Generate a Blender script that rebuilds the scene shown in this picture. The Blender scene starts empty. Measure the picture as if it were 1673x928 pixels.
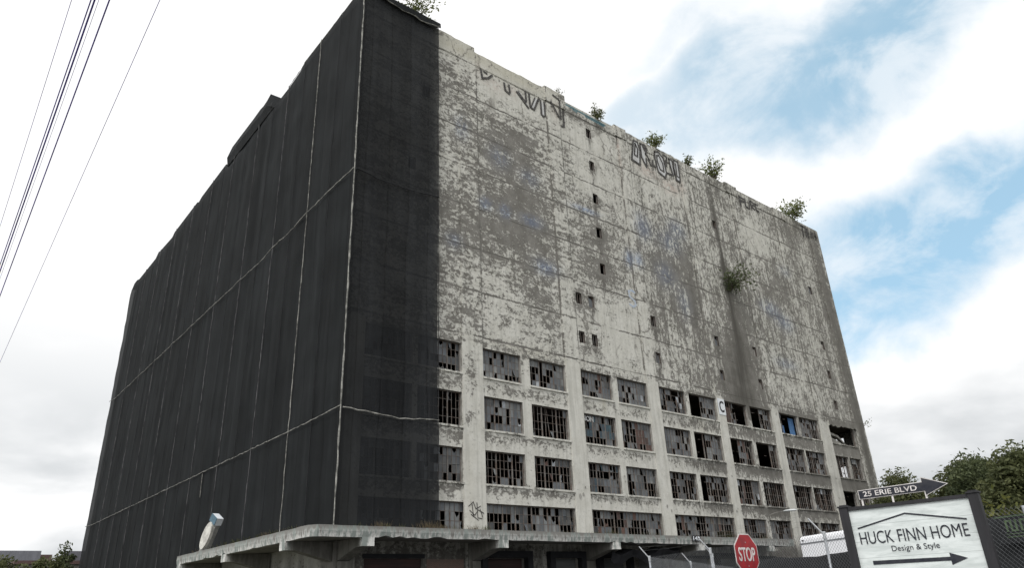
import bpy, bmesh, math, random
from mathutils import Vector, Matrix, noise
R = math.radians
scn = bpy.context.scene
col = scn.collection

# ------------------------------------------------------------------ camera
cd = bpy.data.cameras.new('camera'); cam = bpy.data.objects.new('camera', cd); col.objects.link(cam)
RT = Vector((0.77625759, -0.62910045, -0.0407036)); UP = Vector((-0.22750354, -0.33976549, 0.91257961)); BK = Vector((-0.58793392, -0.69913664, -0.40686812))
mx = Matrix((RT, UP, BK)).transposed().to_4x4(); mx.translation = Vector((-19.453, -39.466, 1.597)); cam.matrix_world = mx
cd.sensor_fit = 'HORIZONTAL'; cd.sensor_width = 36.0; cd.lens = 36.0 * 1168.48 / 1673.0; cd.clip_start = 0.1; cd.clip_end = 6000
scn.camera = cam

# ------------------------------------------------------------------ light
SUN_EL, SUN_AZ = R(46), R(248)             # azimuth clockwise from +Y
SUN_DIR = Vector((math.sin(SUN_AZ) * math.cos(SUN_EL), math.cos(SUN_AZ) * math.cos(SUN_EL), math.sin(SUN_EL)))
sl = bpy.data.lights.new('sun', 'SUN'); sl.energy = 1.5; sl.angle = R(16); sl.color = (1.0, 0.97, 0.92)
so = bpy.data.objects.new('sun', sl); col.objects.link(so); so.rotation_euler = (-SUN_DIR).to_track_quat('-Z', 'Y').to_euler(); so.location = (0, -60, 120)
scn.view_settings.view_transform = 'Standard'; scn.view_settings.look = 'None'; scn.view_settings.exposure = 0.0; scn.view_settings.gamma = 1.0; scn.view_settings.use_curve_mapping = False


class NT:
    """tiny helper to wire node trees"""
    def __init__(s, tree): s.t = tree; s.t.nodes.clear()
    def n(s, typ, *ins, **kw):
        nd = s.t.nodes.new('ShaderNode' + typ)
        named = kw.pop('i', {})
        for k, v in kw.items(): setattr(nd, k, v)
        for k, v in list(enumerate(ins)) + list(named.items()):
            if v is None: continue
            if isinstance(v, bpy.types.NodeSocket): s.t.links.new(v, nd.inputs[k])
            else:
                try: nd.inputs[k].default_value = v
                except Exception: nd.inputs[k].default_value = tuple(v) + (1,)
        return nd
    def m(s, op, a, b=0.0, c=None, clamp=False):
        return s.n('Math', a, b, *([c] if c is not None else []), operation=op, use_clamp=clamp).outputs[0]
    def v(s, op, a, b=None):
        nd = s.n('VectorMath', a, b, operation=op)
        return nd.outputs['Value'] if op in ('DOT_PRODUCT', 'LENGTH', 'DISTANCE') else nd.outputs[0]
    def step(s, x, lo, hi, a=0.0, b=1.0):
        return s.n('MapRange', x, lo, hi, a, b, interpolation_type='SMOOTHSTEP').outputs[0]
    def mix(s, f, a, b, mode='MIX'):
        nd = s.n('MixRGB', f, None, None, blend_type=mode)
        for k, v in ((1, a), (2, b)):
            if isinstance(v, bpy.types.NodeSocket): s.t.links.new(v, nd.inputs[k])
            else: nd.inputs[k].default_value = (tuple(v) + (1,))[:4]
        return nd.outputs[0]
    def noise(s, vec, scale, detail=6, rough=0.55, dist=0.0):
        return s.n('TexNoise', i={'Vector': vec, 'Scale': scale, 'Detail': detail, 'Roughness': rough, 'Distortion': dist}).outputs['Fac']
    def attr(s, name): return s.n('Attribute', attribute_name=name).outputs['Fac']


# world: nishita sky with a broken cloud deck in front of it
w = bpy.data.worlds.new('World'); scn.world = w; w.use_nodes = True
T = NT(w.node_tree)
sky = T.n('TexSky', sky_type='NISHITA', sun_disc=False, sun_elevation=SUN_EL, sun_rotation=SUN_AZ, altitude=50, air_density=1.0, dust_density=0.6, ozone_density=1.2)
gen = T.n('TexCoord').outputs['Generated']
d0 = T.v('NORMALIZE', gen)
wn = T.n('TexNoise', i={'Vector': d0, 'Scale': 5.0, 'Detail': 7.0, 'Roughness': 0.55}).outputs['Color']
d = T.v('ADD', d0, T.v('MULTIPLY', T.v('SUBTRACT', wn, (0.5, 0.5, 0.5)), (0.20, 0.20, 0.20)))
def gap(c, to, ra, rb, wt=1.0):
    c = Vector(c).normalized(); e1 = (Vector(to).normalized() - c); e1 = (e1 - c * e1.dot(c)).normalized(); e2 = c.cross(e1)
    off = T.v('SUBTRACT', d, tuple(c))
    a = T.v('DOT_PRODUCT', off, tuple(e1 / ra)); b = T.v('DOT_PRODUCT', off, tuple(e2 / rb)); n_ = T.v('DOT_PRODUCT', off, tuple(c / 0.8))
    r2 = T.m('ADD', T.m('ADD', T.m('MULTIPLY', a, a), T.m('MULTIPLY', b, b)), T.m('MULTIPLY', n_, n_))
    return T.step(r2, 0.0, 1.6, wt, 0.0)
gaps = [((0.742, 0.32, 0.588), (0.79, 0.20, 0.597), 0.19, 0.085, 0.95),
        ((0.775, 0.225, 0.60), (0.79, 0.12, 0.60), 0.20, 0.08, 1.0),
        ((0.646, 0.385, 0.645), (0.66, 0.32, 0.66), 0.10, 0.035, 0.45),
        ((0.668, 0.47, 0.572), (0.72, 0.36, 0.57), 0.10, 0.045, 0.55),
        ((0.882, 0.25, 0.40), (0.90, 0.187, 0.405), 0.19, 0.085, 1.15),
        ((0.872, 0.345, 0.345), (0.878, 0.31, 0.37), 0.12, 0.06, 1.0), ((0.80, 0.12, 0.588), (0.80, 0.05, 0.60), 0.13, 0.06, 0.7)]
g = None
for a in gaps:
    q = gap(*a); g = q if g is None else T.m('MAXIMUM', g, q)
wisp = T.noise(T.v('MULTIPLY', d0, (1.0, 1.0, 1.6)), 7.0, 8, 0.6, 0.4)
blue = T.m('MULTIPLY', g, T.step(wisp, 0.38, 0.66, 1.0, 0.45), clamp=True)
# cloud brightness: brighter round the veiled sun, greyer undersides low down
big = T.noise(T.v('MULTIPLY', d0, (1.0, 1.0, 2.4)), 2.6, 6, 0.5, 0.3)
sd = T.m('MAXIMUM', T.v('DOT_PRODUCT', d0, tuple(SUN_DIR)), 0.0)
glow = T.m('MULTIPLY', T.m('POWER', sd, 3.0), 0.9)
zz = T.n('SeparateXYZ', d0).outputs['Z']
low = T.step(zz, 0.02, 0.42, 1.0, 0.0)
grey = T.m('MULTIPLY', T.m('MULTIPLY', T.step(big, 0.36, 0.60), low), 0.56)
cb = T.m('ADD', T.m('SUBTRACT', 1.10, grey), glow)
ccol = T.mix(T.m('MULTIPLY', grey, 1.6, clamp=True), (1.0, 1.0, 1.0), (0.90, 0.955, 1.0))
cloud = T.n('VectorMath', ccol, None, operation='SCALE'); T.t.links.new(cb, cloud.inputs['Scale'])
skyb = T.mix(1.0, sky.outputs[0], (0.105, 0.135, 0.14), 'MULTIPLY')
skyv = T.mix(0.55, skyb, (0.60, 0.89, 1.06))                    # thin veil over the blue
both = T.mix(blue, cloud.outputs[0], skyv)
bg = T.n('Background', both, 1.0)
T.t.links.new(bg.outputs[0], T.n('OutputWorld').inputs[0])

# ------------------------------------------------------------------ helpers
def tag(o, label=None, cat=None, group=None, kind=None):
    if label: o['label'] = label
    if cat: o['category'] = cat
    if group: o['group'] = group
    if kind: o['kind'] = kind
    return o
def empty(name, loc=(0, 0, 0), rz=0.0):
    o = bpy.data.objects.new(name, None); o.location = loc; o.rotation_euler = (0, 0, rz); o.empty_display_size = 0.3; col.objects.link(o); return o
def mkmat(name, base=(0.5, 0.5, 0.5), rough=0.8, metal=0.0, var=0.18, scale=6.0, stretch=(1, 1, 1), second=None, detail=6, bump=0.0, spec=0.3):
    m = bpy.data.materials.new(name); m.use_nodes = True; t = NT(m.node_tree)
    p = t.n('TexCoord').outputs['Object']; p = t.v('MULTIPLY', p, stretch)
    f = t.noise(p, scale, detail, 0.6)
    second = second or tuple(c * (1 - 2 * var) for c in base)
    c = t.mix(t.step(f, 0.33, 0.67), second, base)
    b = t.n('BsdfPrincipled', i={'Base Color': c, 'Roughness': rough, 'Metallic': metal, 'Specular IOR Level': spec})
    if bump:
        bp = t.n('Bump', i={'Strength': bump, 'Distance': 0.02, 'Height': f}); t.t.links.new(bp.outputs[0], b.inputs['Normal'])
    t.t.links.new(b.outputs[0], t.n('OutputMaterial').inputs[0])
    return m

class MB:
    def __init__(s): s.v = []; s.f = []; s.mi = []
    def quad(s, a, b, c, d_, m=0):
        i = len(s.v); s.v += [tuple(a), tuple(b), tuple(c), tuple(d_)]; s.f.append((i, i + 1, i + 2, i + 3)); s.mi.append(m)
    def poly(s, pts, m=0):
        i = len(s.v); s.v += [tuple(p) for p in pts]; s.f.append(tuple(range(i, i + len(pts)))); s.mi.append(m)
    def box(s, x0, x1, y0, y1, z0, z1, m=0, fn=None):
        i = len(s.v); P = [(x, y, z) for z in (z0, z1) for y in (y0, y1) for x in (x0, x1)]
        s.v += [fn(p) for p in P] if fn else P
        for f in ((0, 2, 3, 1), (4, 5, 7, 6), (0, 1, 5, 4), (1, 3, 7, 5), (3, 2, 6, 7), (2, 0, 4, 6)): s.f.append(tuple(i + k for k in f)); s.mi.append(m)
    def tube(s, pts, r, n=6, m=0, cap=True):
        pts = [Vector(p) for p in pts]; rr = r if isinstance(r, (list, tuple)) else [r] * len(pts); rings = []
        for k, p in enumerate(pts):
            t = (pts[min(k + 1, len(pts) - 1)] - pts[max(k - 1, 0)]).normalized()
            a = t.cross(Vector((0, 0, 1)) if abs(t.z) < 0.95 else Vector((1, 0, 0))).normalized(); b = t.cross(a)
            i = len(s.v); rings.append(i)
            for j in range(n):
                an = 2 * math.pi * j / n; s.v.append(tuple(p + a * math.cos(an) * rr[k] + b * math.sin(an) * rr[k]))
        for k in range(len(pts) - 1):
            for j in range(n):
                s.f.append((rings[k] + j, rings[k] + (j + 1) % n, rings[k + 1] + (j + 1) % n, rings[k + 1] + j)); s.mi.append(m)
        if cap:
            s.f.append(tuple(rings[0] + j for j in range(n))[::-1]); s.mi.append(m); s.f.append(tuple(rings[-1] + j for j in range(n))); s.mi.append(m)
    def prism(s, pts, off, m=0):
        """closed polygon pts extruded by the vector off"""
        off = Vector(off); n = len(pts); i = len(s.v); s.v += [tuple(p) for p in pts] + [tuple(Vector(p) + off) for p in pts]
        s.f.append(tuple(range(i, i + n))); s.f.append(tuple(range(i + 2 * n - 1, i + n - 1, -1))); s.mi += [m, m]
        for k in range(n): s.f.append((i + k, i + n + k, i + n + (k + 1) % n, i + (k + 1) % n)); s.mi.append(m)
    def build(s, name, mats, parent=None, smooth=False, fix=False):
        me = bpy.data.meshes.new(name); me.from_pydata(s.v, [], s.f)
        for m in (mats if isinstance(mats, (list, tuple)) else [mats]): me.materials.append(m)
        if len(me.materials) > 1: me.polygons.foreach_set('material_index', s.mi)
        if smooth: me.polygons.foreach_set('use_smooth', [True] * len(me.polygons))
        if fix:
            bm = bmesh.new(); bm.from_mesh(me); bmesh.ops.recalc_face_normals(bm, faces=bm.faces); bm.to_mesh(me); bm.free()
        me.update(); o = bpy.data.objects.new(name, me); col.objects.link(o)
        if parent: o.parent = parent
        return o

def sm(x, a, b):
    t = min(1, max(0, (x - a) / (b - a))); return t * t * (3 - 2 * t)

# ------------------------------------------------------------------ wall wear maps (what is peeled, stained, tinted, shaded under the canopy)
WEAR = [  # u, z, ru, rz, weight
    (8.5, 41, 2.2, 3.5, .12), (8.5, 28.5, 3, 3.5, .16), (8, 36, 3, 3, -.04), (8.5, 22, 3, 3, .02), (8.5, 45.6, 3.5, 1.1, -.4), (15.5, 45.7, 5, .7, -.30),
    (15, 43.3, 4.5, 1.9, -.32), (12, 41.5, 1.6, 1.2, -.15), (15, 39, 3.8, 1.7, .14), (13, 36.5, 3.5, 2.2, .22), (16, 34, 3.4, 2.6, .2), (14.5, 29.5, 4.2, 2.8, .26), (15.5, 25, 3.5, 1.8, .1), (13.5, 21.5, 2.5, 1.6, -.15), (17.6, 22.0, 2.2, 2, .06), (12, 24.2, 1.6, 1, -.2),
    (18.2, 37.5, 1.4, 4, -.08), (19.8, 28, 1.0, 12, -.12), (20, 22, 1.2, 3.6, -.18), (24.5, 42.8, 3.8, 2.6, -.28), (24.8, 37.5, 3.6, 3, -.16), (22.5, 44.6, 1.8, 1.2, .24), (24.5, 31, 3.4, 2.8, .12), (23, 28.5, 3, 1.5, .1), (25.5, 22.5, 4, 3.2, -.26),
    (29.2, 38, 0.9, 8, -.14), (29.2, 24, 1, 6, -.12), (34.5, 41, 4, 2.6, -.22), (33, 36, 3, 2, .06), (36, 35, 3, 2, .12), (34.5, 31, 4, 2.6, .2), (37.5, 28, 1.6, 6, .14), (33.5, 27, 3, 2, .12), (31.5, 24, 1.6, 2.4, .05), (32.5, 21, 3, 1.6, -.1), (36, 20.6, 2.5, 1.4, .08),
    (39.2, 34, 0.8, 9, -.1), (41.5, 42, 2.4, 2.2, .04), (41.8, 35, 2, 5, -.04), (42.2, 27, 2.4, 3.5, .16), (42.2, 22, 2.6, 3.5, .24), (46, 42.5, 1.3, 4, .04), (46.3, 29, 1.8, 4, .26), (46, 22, 1.8, 3, .15),
    (52, 40.5, 4, 3.2, -.24), (49.5, 44, 2, 1.2, .1), (52, 33, 4, 3, .1), (55, 35, 2.6, 3.5, .14), (52, 28, 4, 3, .06), (53, 22.5, 4.5, 2.2, -.06), (60, 43.5, 3.5, 1.6, .2), (60, 38, 2.5, 4, .08), (62.5, 32, 2.5, 6, .08), (61.5, 24, 3, 2.5, .04), (66.6, 32, 1.0, 13, .2), (66.3, 42, 1.9, 2.4, .1), (66.8, 15, 1.8, 6, .3),
    (9.6, 16.6, .7, 1.6, .40), (9.2, 13.2, .5, .7, .3), (9.9, 13.9, .5, .35, .3), (44, 20.3, 2, 1.6, .22)]
STAIN = [(44.0, 40, .34, 5.5, .75), (44.1, 33.6, .55, 2.4, .8), (44.2, 28, .55, 5, .8), (43.8, 22.3, 1.3, 3.4, .65), (42.4, 21, 1.7, 2.6, .4), (45.0, 25.5, 1.2, 4.5, .35), (44, 19.2, 2.6, .9, .5),
         (66.8, 30, 1.1, 14, .55), (65.2, 36, .5, 7, .35), (67.0, 16, .9, 7, .6), (49, 10, .7, .4, .2), (45.5, 12.3, 3, .5, .55), (45.5, 8.4, 3, .4, .5), (36, 12.1, 2.4, .8, .55), (36.4, 8.3, 2.2, .4, .4), (34.5, 16.0, 3, .5, .25), (55, 12.1, 3.4, .6, .45), (55, 19.3, 3.5, .4, .35), (62, 12, 3, .7, .6), (62, 19.0, 3.2, .4, .5), (62, 8.7, 3, .5, .5), (58.6, 16, .6, 3, .2), (37.6, 29, .7, 5, .3), (56.5, 33, .4, 6, .3), (31.4, 40, .2, 4, .15)]
CREAM = [(8.5, 46.0, 3.5, 1.0, .9), (15.5, 46.0, 4.5, .9, 1.0), (61.5, 44.4, 1.3, 1.2, .6), (15, 19.2, 4, .45, .5), (23, 15.9, .25, 1.0, .9), (55, 8.6, 3, .4, .8), (46, 8.3, 3, .4, .4), (36, 15.6, 1.5, .7, .5), (9.4, 9, .22, 2.6, .45)]
BLUE = [(11.3, 31.1, .5, .5, 1), (13.3, 31, .55, .6, 1), (16.2, 31, 1.1, .5, .9), (17.5, 27, 1.2, .6, .8), (23, 34.3, 1.6, .25, .9), (28.3, 30.8, .5, .8, .9), (29.7, 31, .6, .7, .8), (31, 35, 1.2, 1.4, .6), (35, 34.5, 1.6, 1.2, .55), (36.5, 36.5, 1.4, 1, .5), (33.5, 30.5, 1.4, 1.2, .55), (9, 37.5, .6, 1, .5), (13, 36.2, 1, 1, .5), (16.3, 35.3, 1, .8, .45), (52, 31, 1.8, .8, .7), (54.5, 29.8, 1.8, .9, .6), (53, 24.6, 2, .6, .4), (57, 37, 1.2, .7, .35), (8.2, 26.8, .7, .6, .5), (36, 28, 1, 1.5, .4)]
PINK = [(33, 42.4, 1.4, .8, .8), (36.5, 41.6, 1.6, .8, .8), (12.6, 43.7, 1.2, .7, .5), (15, 44, .6, .6, .5), (20, 44.3, .4, 1.2, .5), (28.6, 43.5, .15, 2.5, .8), (12.3, 40, .9, .5, .35), (38.6, 42.6, .9, .8, .5), (10.9, 44.6, .3, .7, .5)]
def blobs(L, u, z):
    s_ = 0.0
    for (a, b, ra, rb, wt) in L:
        q = ((u - a) / ra) ** 2 + ((z - b) / rb) ** 2
        if q < 6: s_ += wt * math.exp(-q)
    return s_
FLO = [5.7, 8.55, 12.1, 15.75, 19.35]
PIERS = [(-0.02, 1.1), (8.8, 10.6), (18.92, 20.5), (28.62, 30.15), (38.62, 39.8), (47.95, 49.3), (57.35, 59.4), (65.6, 68.02)]
def on_pier(u): return any(a - .02 <= u <= b + .02 for a, b in PIERS)
def wear_at(u, z):
    if z > 18.75:
        w_ = 0.50 - 0.02 + 0.76 * blobs(WEAR, u, z) + 0.0 * sm(u, 45, 66) - (0.10 * sm(u, 58.5, 57) * 0)
    else:
        w_ = 0.24 + blobs(WEAR, u, z)
        if on_pier(u): w_ = 0.16 + blobs(WEAR, u, z) + 0.03 * sm(u, 36, 60)
        else:
            k = min(abs(z - f) for f in FLO[1:])
            w_ += 0.30 * math.exp(-(k / 0.42) ** 2) + 0.24 * sm(u, 29, 52) + 0.1 * sm(u, 56, 64)
            if u < 10.6: w_ += 0.1
        w_ += 0.30 * sm(z, 16.5, 18.9) * (0.3 if on_pier(u) else 1)
    return w_
for u_, z_ in [(24.42, 43.46), (24.44, 39.72), (24.48, 36.05), (24.5, 32.42), (24.5, 28.72), (21.1, 25.08), (22.6, 25.08), (21.1, 21.55), (22.6, 21.55), (30.7, 24.98), (30.75, 21.4), (43.68, 39.31), (40.4, 24.9), (40.4, 21.3), (47.06, 24.94), (47.06, 21.38), (62.45, 24.83), (62.35, 21.14)]:
    WEAR.append((u_, z_ - .1, .62, .85, .30)); STAIN.append((u_ + .08, z_ - 1.25, .2, .8, .5))
STAIN += [(4.6, 46, .6, 1.2, .4), (26, 45.2, .5, 1.0, .5), (34.9, 45.3, .5, .9, .4), (45.6, 44.9, .7, 1.2, .5), (62.6, 44.6, .9, 1.2, .45)]
def add_attrs(o, fn=None):
    me = o.data
    co = [v.co for v in me.vertices]
    def put(nm, L):
        a = me.attributes.new(nm, 'FLOAT', 'POINT'); a.data.foreach_set('value', [max(0.0, min(1.2, x)) for x in L])
    put('wear', [wear_at(c.x, c.z) for c in co]); put('stain', [blobs(STAIN, c.x, c.z) + (0.75 * sm(c.z, 5.6, 5.0)) for c in co]); put('cream', [blobs(CREAM, c.x, c.z) for c in co])  # stain also carries grime and painted shade on the wall under the canopy
    put('blue', [blobs(BLUE, c.x, c.z) for c in co]); put('pink', [blobs(PINK, c.x, c.z) for c in co])

# peeling painted concrete
def wall_mat():
    m = bpy.data.materials.new('peeling painted concrete'); m.use_nodes = True; t = NT(m.node_tree)
    p = t.n('TexCoord').outputs['Object']; xyz = t.n('SeparateXYZ', p); u, z = xyz.outputs['X'], xyz.outputs['Z']
    ph = t.v('MULTIPLY', p, (0.85, 1.0, 1.15)); pv = t.v('MULTIPLY', p, (1.3, 1.0, 0.70))
    def fl(v): return t.m('ADD', t.m('MULTIPLY', t.noise(v, 3.0, 9, 0.70, 0.4), 0.64), t.m('MULTIPLY', t.noise(v, 0.75, 5, 0.65, 0.6), 0.36))
    nh = fl(ph); nv = fl(pv)
    nn = t.n('MixRGB', t.step(u, 12.0, 40.0), nh, nv).outputs[0]
    fine = t.noise(p, 6.5, 5, 0.7)
    nn = t.m('ADD', t.m('MULTIPLY', nn, 0.78), t.m('MULTIPLY', fine, 0.22))
    wear = t.attr('wear'); stain = t.attr('stain')
    # panel joints and floor lines: cracked strips where paint has gone
    jn = t.m('MULTIPLY', t.m('SUBTRACT', t.noise(p, 1.3, 4, 0.6), 0.5), 0.30)
    zf = t.m('ADD', z, jn); up_ = t.step(z, 19.0, 19.6)
    ph_ = t.m('ABSOLUTE', t.m('SUBTRACT', t.m('FRACT', t.m('DIVIDE', t.m('SUBTRACT', zf, 19.45), 3.62)), 0.5))
    hl = t.m('MULTIPLY', t.step(ph_, 0.470, 0.490), up_)
    ph2 = t.m('ABSOLUTE', t.m('SUBTRACT', t.m('FRACT', t.m('DIVIDE', t.m('SUBTRACT', zf, 20.9), 3.62)), 0.5))
    hl2 = t.m('MULTIPLY', t.m('MULTIPLY', t.step(ph2, 0.484, 0.494), up_), 0.5)
    vl = None
    for u0 in (10.68, 18.85, 20.55, 24.4, 28.55, 30.2, 34.4, 38.55, 39.9, 47.9, 49.35, 53.3, 57.3):
        q = t.step(t.m('ABSOLUTE', t.m('SUBTRACT', t.m('ADD', u, t.m('MULTIPLY', jn, 0.5)), u0)), 0.10, 0.05)
        if u0 in (24.4, 34.4, 53.3): q = t.m('MULTIPLY', q, 0.35)
        vl = q if vl is None else t.m('MAXIMUM', vl, q)
    line = t.m('MAXIMUM', hl, t.m('MULTIPLY', vl, t.m('MULTIPLY', up_, 0.75)))
    line = t.m('MULTIPLY', line, t.step(t.noise(p, 0.45, 5, 0.65), 0.40, 0.60))
    strat = t.n('MixRGB', t.step(u, 14.0, 38.0), t.noise(t.v('MULTIPLY', p, (0.10, 1.0, 1.9)), 1.0, 5, 0.65), t.noise(t.v('MULTIPLY', p, (2.2, 1.0, 0.09)), 1.0, 5, 0.65)).outputs[0]
    wear = t.m('ADD', wear, t.m('MULTIPLY', t.m('SUBTRACT', strat, 0.5), t.m('MULTIPLY', up_, 0.75)))
    wv = t.m('ADD', t.m('ADD', wear, t.m('MULTIPLY', line, 0.50)), t.m('MULTIPLY', stain, 0.30))
    thr = t.m('ADD', 0.5, t.m('MULTIPLY', t.m('SUBTRACT', 0.52, wv), 0.33))
    bare = t.step(t.m('SUBTRACT', nn, thr), -0.016, 0.018)
    # colours
    c1 = t.noise(p, 0.9, 8, 0.6); drip = t.noise(t.v('MULTIPLY', p, (2.6, 1.0, 0.16)), 1.0, 7, 0.6)
    conc = t.mix(t.step(c1, 0.36, 0.64), (0.152, 0.146, 0.132), (0.225, 0.217, 0.200))
    conc = t.mix(t.m('MULTIPLY', t.step(fine, 0.42, 0.66), 0.45), conc, (0.118, 0.110, 0.096))
    paint = t.mix(t.step(c1, 0.34, 0.66), (0.515, 0.507, 0.462), (0.595, 0.588, 0.545))
    paint = t.mix(t.m('MULTIPLY', t.step(drip, 0.46, 0.66), 0.50), paint, (0.36, 0.355, 0.32))
    paint = t.mix(t.m('MULTIPLY', t.step(fine, 0.5, 0.72), 0.45), paint, (0.33, 0.325, 0.295))
    paint = t.mix(t.m('MULTIPLY', t.attr('cream'), 0.6, clamp=True), paint, (0.41, 0.385, 0.295))
    bl = t.m('MULTIPLY', t.attr('blue'), t.step(nv, 0.40, 0.50), clamp=True)
    paint = t.mix(t.m('MULTIPLY', bl, 0.95), paint, (0.225, 0.325, 0.52))
    pk = t.m('MULTIPLY', t.attr('pink'), t.step(nh, 0.42, 0.54), clamp=True)
    paint = t.mix(t.m('MULTIPLY', pk, 0.65), paint, (0.38, 0.245, 0.205))
    conc = t.mix(t.m('MULTIPLY', bl, 0.6), conc, (0.13, 0.18, 0.30))
    wp = t.v('ADD', p, t.v('MULTIPLY', t.v('SUBTRACT', t.n('TexNoise', i={'Vector': p, 'Scale': 0.9, 'Detail': 6.0, 'Roughness': 0.7}).outputs['Color'], (0.5, 0.5, 0.5)), (1.6, 1.6, 1.6)))
    vor = t.n('TexVoronoi', i={'Vector': t.v('MULTIPLY', wp, (0.42, 0.2, 0.33)), 'Scale': 1.0}, feature='DISTANCE_TO_EDGE').outputs['Distance']
    crack = t.m('MULTIPLY', t.step(vor, 0.035, 0.008), t.m('MULTIPLY', up_, t.step(t.noise(p, 0.25, 4, 0.6), 0.44, 0.60)))
    paint = t.mix(t.m('MULTIPLY', crack, 0.85), paint, (0.15, 0.14, 0.125))
    speck = t.step(t.noise(t.v('MULTIPLY', p, (1.0, 1.0, 0.7)), 9.0, 3, 0.6), 0.62, 0.70)
    paint = t.mix(t.m('MULTIPLY', speck, t.m('MULTIPLY', up_, 0.7)), paint, (0.19, 0.18, 0.16))
    semi = t.m('MULTIPLY', t.step(t.m('SUBTRACT', nn, thr), -0.065, 0.0), 0.5)
    paint = t.mix(semi, paint, (0.29, 0.285, 0.26))
    c = t.mix(bare, paint, conc)
    # water stains, grime and painted shade under the canopy, dark seam of each joint
    st = t.m('MULTIPLY', stain, t.step(drip, 0.28, 0.60, 0.55, 1.15), clamp=True)
    c = t.mix(t.m('MULTIPLY', st, 0.88), c, (0.066, 0.062, 0.054))
    core = t.m('MULTIPLY', t.step(ph_, 0.486, 0.493), t.m('MULTIPLY', up_, t.step(t.noise(p, 0.5, 4, 0.6), 0.40, 0.54)))
    c = t.mix(t.m('MULTIPLY', core, 0.7), c, (0.06, 0.056, 0.05))
    gr = t.step(u, 40.0, 66.0, 0.0, 0.15)
    c = t.mix(gr, c, (0.19, 0.182, 0.162))
    b = t.n('BsdfPrincipled', i={'Base Color': c, 'Roughness': 0.9, 'Specular IOR Level': 0.2})
    hgt = t.m('SUBTRACT', t.m('MULTIPLY', fine, 0.35), bare)
    bp = t.n('Bump', i={'Strength': 0.55, 'Distance': 0.03, 'Height': hgt}); t.t.links.new(bp.outputs[0], b.inputs['Normal'])
    t.t.links.new(b.outputs[0], t.n('OutputMaterial').inputs[0]); return m
M_wall = wall_mat()
M_conc = mkmat('weathered concrete', (0.36, 0.35, 0.325), second=(0.17, 0.165, 0.15), scale=1.1, detail=9, bump=.4)
M_dark = mkmat('soot dark interior concrete', (0.10, 0.085, 0.075), second=(0.045, 0.038, 0.034), scale=.6)  # dark brown concrete for interior parts and small window reveals
M_frame = mkmat('rusty steel sash', (0.185, 0.175, 0.165), second=(0.125, 0.095, 0.078), scale=2.2, rough=.8)
def glass_mat(name, base, dirt, rough, spec):
    m = bpy.data.materials.new(name); m.use_nodes = True; t = NT(m.node_tree); p = t.n('TexCoord').outputs['Object']
    f = t.noise(p, 1.1, 7, .6); f2 = t.noise(t.v('MULTIPLY', p, (2.7, 1, 1.8)), 1.0, 0, .5)
    c = t.mix(t.step(f, .35, .65), base, dirt); c = t.mix(t.step(f2, .35, .65, 0, .45), c, tuple(x * .55 for x in base))
    b = t.n('BsdfPrincipled', i={'Base Color': c, 'Roughness': rough, 'Specular IOR Level': spec})
    t.t.links.new(b.outputs[0], t.n('OutputMaterial').inputs[0]); return m
M_glass = glass_mat('dusty wired glass', (0.108, 0.120, 0.134), (0.150, 0.155, 0.156), .45, .35)
M_glassd = glass_mat('dark grimy glass', (0.045, 0.05, 0.055), (0.09, 0.09, 0.088), .3, .4)
M_glassp = mkmat('whitewashed pane', (0.46, 0.49, 0.52), second=(.26, .28, .3), scale=2)
M_rust = mkmat('rust red boarding', (0.13, 0.075, 0.062), second=(.075, .055, .05), scale=1.6)
M_teal = mkmat('faded blue green paint on glass', (0.07, 0.12, 0.14), second=(.05, .065, .08), scale=1.4)
M_glassl = glass_mat('pale dusty glass', (0.175, 0.188, 0.197), (0.235, 0.24, 0.235), .55, .3); M_board = mkmat('grey plywood', (.20, .185, .16), second=(.13, .12, .105), scale=1.4, stretch=(1, 1, 4))
PANE = [M_glass, M_glassd, M_glassp, M_rust, M_teal, M_glassl, M_board]

# ------------------------------------------------------------------ warehouse
L_, W_ = 68.0, 71.8
wh = empty('warehouse', (0, 0, 0))
tag(wh, 'huge abandoned concrete warehouse with peeling white paint and rows of broken windows', 'warehouse')
def grid_wall(holes, breaks_u, breaks_z, step, top, P):
    """sheet of small quads with rectangular holes; P(u,z) -> point"""
    def ticks(br):
        br = sorted(set(round(b, 3) for b in br)); o_ = []
        for a, b in zip(br, br[1:]):
            n = max(1, math.ceil((b - a) / step)); o_ += [a + (b - a) * k / n for k in range(n)]
        return o_ + [br[-1]]
    U, Z = ticks(breaks_u), ticks(breaks_z); mb = MB(); idx = {}
    def vid(i, j):
        if (i, j) not in idx: idx[(i, j)] = len(mb.v); mb.v.append(P(U[i], Z[j]))
        return idx[(i, j)]
    for i in range(len(U) - 1):
        uc = (U[i] + U[i + 1]) / 2
        hs = [h for h in holes if h[0] < uc < h[1]]
        for j in range(len(Z) - 1):
            zc = (Z[j] + Z[j + 1]) / 2
            if zc > top(uc) or any(h[2] < zc < h[3] for h in hs): continue
            mb.f.append((vid(i, j), vid(i + 1, j), vid(i + 1, j + 1), vid(i, j + 1))); mb.mi.append(0)
    return mb

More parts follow.
